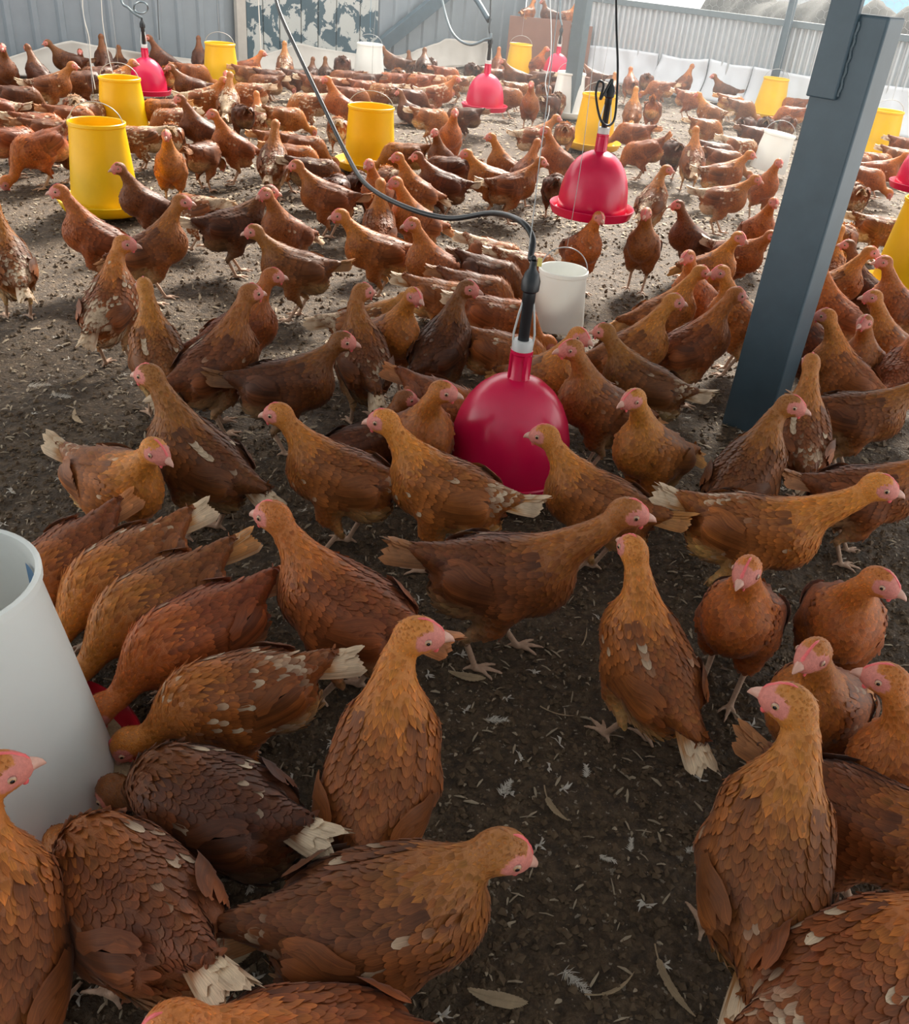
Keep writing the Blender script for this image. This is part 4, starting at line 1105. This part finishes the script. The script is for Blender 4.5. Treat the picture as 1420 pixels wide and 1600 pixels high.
# ---------------------------------------------------------------- dusty air in the shed
def build_haze():
    m = bpy.data.materials.new('dusty_air'); m.use_nodes = True; nt = m.node_tree; nt.nodes.clear()
    out = nt.nodes.new('ShaderNodeOutputMaterial'); vs = nt.nodes.new('ShaderNodeVolumeScatter')
    vs.inputs['Color'].default_value = (.88, .95, 1, 1); vs.inputs['Density'].default_value = .0095; vs.inputs['Anisotropy'].default_value = .45
    nt.links.new(vs.outputs[0], out.inputs['Volume']); M['dusty_air'] = m
    V, F = box_vf(W(3.95, 3.75, 1.17), E2 * 3.6, E1 * 3.4, (0, 0, 1.1))
    o = mesh_obj('dusty_haze', V, F, 'dusty_air'); tag(o, 'thin dusty haze hanging in the air of the shed', 'haze', kind='stuff')
build_haze()
HEN_TABLE = """
# pose heading x y scale tone white | label
alert_r 72 2 1475 1.05 r .05 | rust hen cut off by the left edge below the large white feeder
feed 113 205 1412 1.08 b .12 | brown hen at lower left, back to viewer, feeding at the white feeder
feed 138 335 1262 1.02 d .16 | dark hen with white tipped tail feeding right of the white feeder's red pan
feed 182 378 1085 .97 g .30 | pale golden hen with pinkish cream rump, lowest of the row at the white feeder
feed 205 310 985 1.0 r .06 | rust hen, third from bottom of the slanting row at the white feeder
feed 208 250 935 1.0 g .08 | ginger hen, middle of the slanting row feeding at the white feeder
feed 213 200 895 1.0 g .20 | golden hen with a pale rump, second in the slanting row at the white feeder
feed 222 112 880 .95 r .02 | plain rust hen, furthest of the slanting row at the white feeder
stand 146 540 950 1.1 r .04 | bright rust hen facing left with head raised, above the row at the white feeder
alert_r 78 596 1205 1.08 g .04 | golden hen in the lower middle, back to viewer, head turned right
hunch 8 590 1432 1.12 b .12 | large brown hen at bottom centre facing right with cream tail
hunch 180 490 1665 1.05 r .05 | hen cut off by the bottom edge left of centre, only its back showing
hunch 66 1320 1515 1.15 r .22 | rust hen with cream patches filling the bottom right corner
alert_l 106 1215 1362 1.12 g .10 | golden hen standing tall at lower right, head turned left, white streaked neck
alert 133 1014 1032 1.0 g .12 | golden hen right of centre facing away left, white tail tip near the litter
stand -5 1365 1262 1.0 b .06 | brown hen mostly hidden at the right edge behind the tall golden hen
alert 190 1430 1250 1.0 r .03 | dark rust hen at the right edge looking left
alert 252 1280 1100 1.0 g .06 | ginger hen at right with head bent toward the viewer
alert 262 1160 960 1.0 r .04 | rust hen facing the viewer head on, right of the tall golden hen
alert_l 280 1315 965 1.0 r .03 | rust hen facing forward at right with head turned to the right edge
stride 8 1178 825 1.1 g .22 | bright golden hen striding right with a white tail
stand 25 1350 770 1.0 b .03 | brown hen at the right edge facing right behind the striding golden hen
alert_r 68 1165 740 1.02 b .04 | brown hen seen from behind left of the pale tailed hen, head turned right
alert 108 1252 680 1.0 p .22 | hen with pale rump stretching its neck up below the big dark post
stand 18 1340 648 1.0 b .06 | brown hen facing right at the right edge below the big dark post
alert 172 1320 585 .98 g .02
alert 80 1408 585 .98 r .02
alert 205 1388 540 .98 g .06
alert 250 1332 560 .95 b .03
alert 172 1288 548 .95 d .03
alert 190 1305 488 .95 r .03
alert 15 1300 448 .95 g .08
alert 205 1402 478 .98 r .02
alert 172 1345 450 .92 d .02
alert 90 1292 425 .95 g .03
stand 163 690 765 1.08 g .24 | golden hen with fanned cream tail in front of the near red drinker
stand 160 540 745 1.02 g .14 | golden hen facing away left, left neighbour of the cream tailed hen
alert_l 285 655 675 1.0 r .03 | rust hen standing against the left side of the near red drinker
feed 330 690 632 .95 r .02 | red brown hen drinking behind the left side of the near red drinker
sit 20 572 700 .95 d .05 | dark hen crouching behind the two golden hens left of the near drinker
stand 168 935 785 1.02 g .05 | golden hen facing left just right of the near red drinker
stride 6 785 896 1.12 b .05 | brown hen striding right in the middle with tail low
alert 230 1020 705 1.0 g .03 | ginger hen facing forward left between near drinker and big post
alert 205 938 635 1.02 b .04 | dark backed hen looking left behind the ginger hen
stand 165 1005 600 1.0 b .20
alert 325 845 590 .98 g .03
alert 22 985 548 1.0 g .08
alert 32 1080 540 1.02 r .08
alert 205 1155 500 1.0 g .06
alert 240 1085 462 .98 r .03
alert 20 1035 490 .95 g .05
alert 325 1108 420 .95 g .06
stand 330 1152 398 .95 b .20
alert 295 1182 360 .95 r .05
alert 205 1080 375 .92 d .0
alert 262 1005 385 .98 b .04
alert_r 72 1018 315 .95 p .22
alert 300 908 388 .95 r .16
feed -22 775 402 .92 p .30
feed 0 820 415 .92 p .26
feed -25 765 430 .98 d .03
feed -12 745 456 .98 b .04
feed -10 692 466 .95 g .12
feed 0 778 495 .98 r .10
feed -10 768 550 .98 g .16
alert_r 60 702 540 1.0 d .06
alert 308 615 520 .98 g .10
alert_r 105 568 560 1.02 b .22 | brown hen with white tail tip, back to viewer, left of the near red drinker
hunch 0 575 515 .95 p .26
stand 0 448 600 1.02 d .02 | very dark hen facing right, low in the left middle
alert 100 250 555 .98 g .20 | golden necked hen with mottled rump, back to viewer, in the left middle
alert 30 335 565 1.06 b .10 | tall brown hen facing right with white tail tip, left middle
alert 15 372 520 1.0 r .03 | rust hen behind the tall brown hen, both looking right
alert 143 312 715 1.05 b .20 | brown hen with white tail facing away left, beside a golden hen
stand 305 178 750 1.02 g .18 | golden hen facing forward right at the left, low among dark litter
alert_r 62 172 475 1.02 p .30 | pale feathered brown hen with white rump alone on open litter at left
alert 100 15 410 1.0 p .28 | pale mottled hen half cut off by the left edge
alert 170 152 372 1.0 r .02
alert 0 240 388 1.02 b .02
alert 200 228 318 .92 d .0
feed 150 308 328 .92 p .34
stand 12 365 352 1.05 d .10
stand 178 462 418 1.0 b .03
alert 222 448 362 .98 b .12
stand 180 590 392 1.02 g .05
alert 208 680 415 .98 r .05
alert 90 592 358 .98 g .04
alert 208 650 345 1.0 g .05
stand 168 512 308 1.02 b .03
alert 240 592 305 .95 r .02
alert 198 650 298 .95 g .08
stand 172 692 288 .98 d .10
feed 180 700 264 .98 d .03
feed 0 492 268 .98 d .12
feed 92 556 290 .95 d .05
feed -10 460 246 .98 g .05
feed 0 470 228 .95 b .06
feed 180 632 242 .98 g .04
feed 80 530 295 .95 d .06
feed 110 610 282 .95 p .22
feed 10 440 225 .95 g .06
alert 282 702 215 1.0 r .04
feed 8 672 185 .98 g .20
feed 180 725 182 .95 d .05
alert 240 690 248 .92 d .04
stand 190 766 280 .98 p .25
alert 180 795 262 .92 g .04
stand 20 800 290 1.0 b .12
alert 60 815 268 .92 r .02
stand 20 835 213 .98 p .32
alert 202 872 250 .98 r .03
feed 90 868 292 .95 d .02
feed 90 882 207 .95 g .08
alert 265 828 164 1.0 b .08
feed 60 860 162 .95 d .12
feed 175 990 208 1.0 r .03
peck 190 1005 236 1.0 r .02
feed 105 1050 236 1.0 d .06
alert 92 988 176 1.0 g .02
peck 82 1020 172 1.0 g .06
stand 100 985 131 1.0 r .04
feed 90 1010 126 1.0 b .04
feed 170 1032 138 1.0 r .12
alert 60 1068 130 1.0 r .04
feed -20 1076 154 1.0 r .08
stand 170 1132 142 1.0 d .03
stand 160 1110 176 1.0 g .16
feed 20 1102 200 1.0 g .16
feed 0 1142 160 .95 g .05
feed 0 1158 168 .95 b .04
feed 75 1166 196 .95 d .06
feed 90 1196 196 .95 d .08
feed 100 1230 194 .95 b .06
feed 180 1236 178 .95 r .08
feed 180 1240 164 .95 r .08
feed 10 1182 212 .95 d .03
feed 0 1155 230 .95 p .60
feed 0 1118 238 .95 d .04
feed 0 1132 250 .95 b .04
alert 100 1082 250 1.0 g .26
stand 20 1128 272 1.0 g .18
stand 0 1130 310 .98 p .28
alert 300 1192 292 .95 r .03
feed 60 1342 255 .95 p .22
feed 30 1366 254 .95 p .18
stand 0 1374 266 .95 r .14
feed 0 1350 277 .95 r .05
feed 100 1336 305 1.0 p .18
feed 10 1372 358 .95 p .24
feed 80 1316 372 .92 p .16
feed 0 1404 246 .95 p .12
feed 20 1412 228 .95 r .08
alert 270 10 113 1.05 d .0
alert 118 61 117 1.0 d .0
stand 2 80 134 1.05 b .16
stand 170 108 96 1.0 d .0
sit 270 128 106 1.0 d .0
feed 200 132 127 1.05 d .05
feed 200 154 119 1.0 d .04
alert 90 162 95 1.0 d .0
sit 90 188 104 1.0 d .0
stand 10 177 126 1.0 p .22
feed 90 118 167 .95 p .75
feed 60 142 176 .95 p .35
stand 182 -8 170 1.0 r .22
feed 0 30 152 1.0 d .04
feed 0 112 184 .98 r .06
feed 0 62 196 .98 r .18
feed 0 78 206 .98 b .06
feed 30 20 220 1.0 r .02
peck 193 66 228 1.08 r .08
feed 180 104 232 .95 d .06
feed 182 220 216 .95 p .42
alert 178 256 94 1.0 d .0
feed 90 262 118 .95 g .06
feed 0 302 113 .95 g .05
stand 180 300 136 1.0 d .0
alert 90 312 92 .95 d .0
stand 20 386 107 1.0 r .04
feed 0 390 116 .95 g .06
alert 90 445 102 1.0 p .25
feed 0 424 122 .95 d .02
feed 180 391 145 1.0 p .30
feed 180 415 131 1.0 b .18
alert 270 355 150 .95 r .02
stand 0 318 154 1.0 p .36
alert 80 357 162 1.0 p .45
feed 100 379 180 .95 d .04
sit 100 406 184 1.0 p .22
feed 10 446 184 .98 g .22
feed 180 254 172 .98 g .04
feed 200 270 187 .98 p .28
feed 90 268 213 .95 p .30
alert 180 315 204 1.0 d .02
alert 200 365 228 1.0 r .08
feed 60 318 242 1.0 b .04
alert 265 267 260 1.0 g .06
alert 80 426 252 1.0 p .20
feed 90 535 101 1.05 d .0
sit 90 508 115 .9 d .0
sit 80 486 116 .9 d .0
feed 0 466 122 .95 d .0
stand 180 618 98 1.0 d .03
sit 100 640 104 .95 d .02
stand 90 662 103 1.05 d .06
feed 92 622 119 .95 g .06
feed 0 499 132 1.0 b .10
feed 180 542 124 1.0 b .04
feed 180 566 127 1.0 d .04
feed 10 532 135 .95 p .20
feed 180 620 127 1.0 r .06
feed 180 646 129 1.0 r .10
feed 190 602 145 1.02 p .24
feed 10 566 138 .95 r .06
feed 0 550 151 .98 b .06
alert 190 534 166 1.02 r .02
feed 190 482 162 1.05 p .42
feed 90 528 200 .92 p .36
sit 160 643 176 .98 d .02
stand 0 684 146 1.0 p .48
feed 20 644 153 .95 d .04
feed 90 672 102 .98 d .02
feed 0 697 116 .95 r .06
feed 0 677 128 .95 p .22
feed 190 714 130 .95 p .30
feed 90 737 110 .98 d .02
feed 60 756 113 .95 d .04
alert 90 777 103 .95 r .02
feed 200 770 118 .95 b .08
stand 180 806 120 1.0 d .02
alert 10 836 100 .98 r .03
feed 180 845 122 .95 d .08
feed 0 862 123 .95 d .08
feed -20 794 150 1.0 b .04
feed 10 808 141 .98 p .20
feed 90 849 143 .98 b .06
feed 120 870 142 .98 d .06
feed 90 871 157 .95 p .22
stand 178 926 120 1.02 d .06
sit 90 957 138 .95 p .18
sit 60 812 14 .95 g .04 .22 | golden hen perched above the brown plywood box, left of the other two
sit 160 853 24 .95 d .04 .50 | dark hen perched on the brown plywood box, facing left
sit 10 878 24 .95 p .14 .66 | mottled hen perched at the right end of the brown plywood box
"""
# ---------------------------------------------------------------- the flock
TONES = {'g': ((1.12, 1.18, 1.0), 'golden'), 'r': ((1.0, .88, .85), 'rust red'), 'b': ((.74, .75, .78), 'brown'), 'd': ((.42, .40, .44), 'dark brown'), 'p': ((1.02, 1.10, 1.2), 'pale mottled')}
def build_pose_library():
    lib = {}
    for i, (k, v) in enumerate(HEN_POSES.items()):
        if k.endswith('_r'):                              # mirror of the left-turned pose
            parts = []
            for pn, me in lib[k[:-2] + '_l']:
                m2 = me.copy(); n = len(m2.vertices); co = np.empty(n * 3, np.float32); m2.vertices.foreach_get('co', co)
                co[1::3] *= -1; m2.vertices.foreach_set('co', co); m2.flip_normals(); m2.update(); parts.append((pn, m2))
            lib[k] = parts
        else: lib[k] = hen_pose(k, 11 + i, **v)
    return lib
LIB = build_pose_library()
BODY_Z = {k: v['cz'] for k, v in HEN_POSES.items()}
HENS = []
for ln in HEN_TABLE.strip().splitlines():
    ln = ln.strip()
    if not ln or ln[0] == '#': continue
    f, _, lab = ln.partition('|'); f = f.split()
    HENS.append(dict(pose=f[0], head=float(f[1]), x=float(f[2]), y=float(f[3]), s=float(f[4]), tone=f[5], white=float(f[6]), perch=float(f[7]) if len(f) > 7 else 0, label=lab.strip()))
def place_hens():
    rs = np.random.RandomState(3)
    for h in HENS:
        s = h['s']; zb = BODY_Z[h['pose']] * s
        p = box_spot(h['perch']) if h['perch'] else at(h['x'], h['y'], zb); z0 = BOX_TOP if h['perch'] else -.004
        az = math.degrees(math.atan2(p[1], p[0])) - 90       # view direction there
        h['p'] = np.array([p[0], p[1], z0]); h['rz'] = math.radians(h['head'] + az)
    # nudge apart hens whose bodies would share the same space
    P = np.array([h['p'][:2] for h in HENS]); D = np.array([[math.cos(h['rz']), math.sin(h['rz'])] for h in HENS]); S = np.array([h['s'] for h in HENS])
    base = P.copy()
    for it in range(60):
        mv = np.zeros_like(P); hit = 0
        for i in range(len(P)):
            d = P - P[i]; near = np.where((np.abs(d).sum(1) < .5))[0]
            for j in near:
                if j <= i: continue
                for a in (-.07, .0, .07):
                    for b in (-.07, .0, .07):
                        q = (P[j] + D[j] * b * S[j]) - (P[i] + D[i] * a * S[i]); l = np.linalg.norm(q); m = .128 * (S[i] + S[j]) / 2
                        if l < m:
                            q = q / max(l, 1e-4) * (m - l) * .22; mv[i] -= q; mv[j] += q; hit += 1
        P += np.clip(mv, -.03, .03)
        if not hit: break
    for i, h in enumerate(HENS):
        h['p'][:2] = P[i]
place_hens()

SIDE = lambda dx, dy: 'right of' if dx > 0 and abs(dx) > abs(dy) * .8 else 'left of' if dx < 0 and abs(dx) > abs(dy) * .8 else 'in front of' if dy < 0 else 'behind'
POSE_W = {'alert': 'standing upright', 'stand': 'standing', 'stride': 'striding with neck stretched', 'hunch': 'standing with neck drawn in', 'feed': 'feeding with head lowered', 'peck': 'pecking at the litter', 'sit': 'crouching'}
POSE_S = {'alert': 'upright', 'stand': 'standing', 'stride': 'striding', 'hunch': 'hunched', 'feed': 'feeding', 'peck': 'pecking', 'sit': 'crouching'}
def facing(a):
    a %= 360
    return ['facing right', 'facing away right', 'facing away', 'facing away left', 'facing left', 'facing forward left', 'facing the viewer', 'facing forward right'][int((a + 22.5) // 45) % 8]
def words_ok(t): return len(t.replace(',', ' ').split()) <= 16
ORD = ['nearest', 'second', 'third', 'fourth', 'fifth', 'sixth', 'seventh', 'eighth', 'ninth', 'tenth', 'eleventh', 'twelfth', 'thirteenth', 'fourteenth', 'fifteenth', 'sixteenth', 'seventeenth', 'eighteenth', 'nineteenth', 'twentieth']
def label_hens():
    groups = {}
    marks = LANDMARKS + [('big dark post', at(1140, 655) + E2 * .09), ('slim post', at(884, 185))]
    for h in HENS:
        if h['label']: continue
        n, c = min(marks, key=lambda m: np.linalg.norm(m[1][:2] - h['p'][:2])); d = h['p'][:2] - c[:2]
        key = (n, SIDE(d[0], d[1])); groups.setdefault(key, []).append((np.linalg.norm(d), h))
    for (n, sd), lst in groups.items():
        for k, (_, h) in enumerate(sorted(lst, key=lambda t: t[0])):
            o = ORD[min(k, 19)]
            where = f'{o} hen {sd} the {n}' if len(lst) > 1 else f'only hen {sd} the {n}'
            h['label'] = f"{TONES[h['tone']][1]}, {POSE_S[h['pose'].split('_')[0]]}, {facing(h['head'])}, {where}"
            if not words_ok(h['label']): h['label'] = f"{TONES[h['tone']][1]}, {facing(h['head'])}, {where}"
label_hens()
def add_hens():
    rs = np.random.RandomState(5)
    for h in HENS:
        root = link(bpy.data.objects.new('brown_hen', None)); root.empty_display_size = .05
        root.location = h['p']; root.rotation_euler.z = h['rz']; root.scale = (h['s'],) * 3
        tag(root, h['label'], 'hen', 'brown hens of the flock')
        t = np.array(TONES[h['tone']][0]) * (1 + rs.normal(0, .06)) * (1 + rs.normal(0, .03, 3))
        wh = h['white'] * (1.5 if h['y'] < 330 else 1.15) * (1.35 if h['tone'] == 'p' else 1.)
        for pn, me in LIB[h['pose']]:
            o = link(bpy.data.objects.new(pn, me)); o.parent = bd if pn in ('comb', 'beak', 'wattle', 'eye') else root
            if pn == 'body': bd = o
            o.color = (*t, wh)
add_hens()
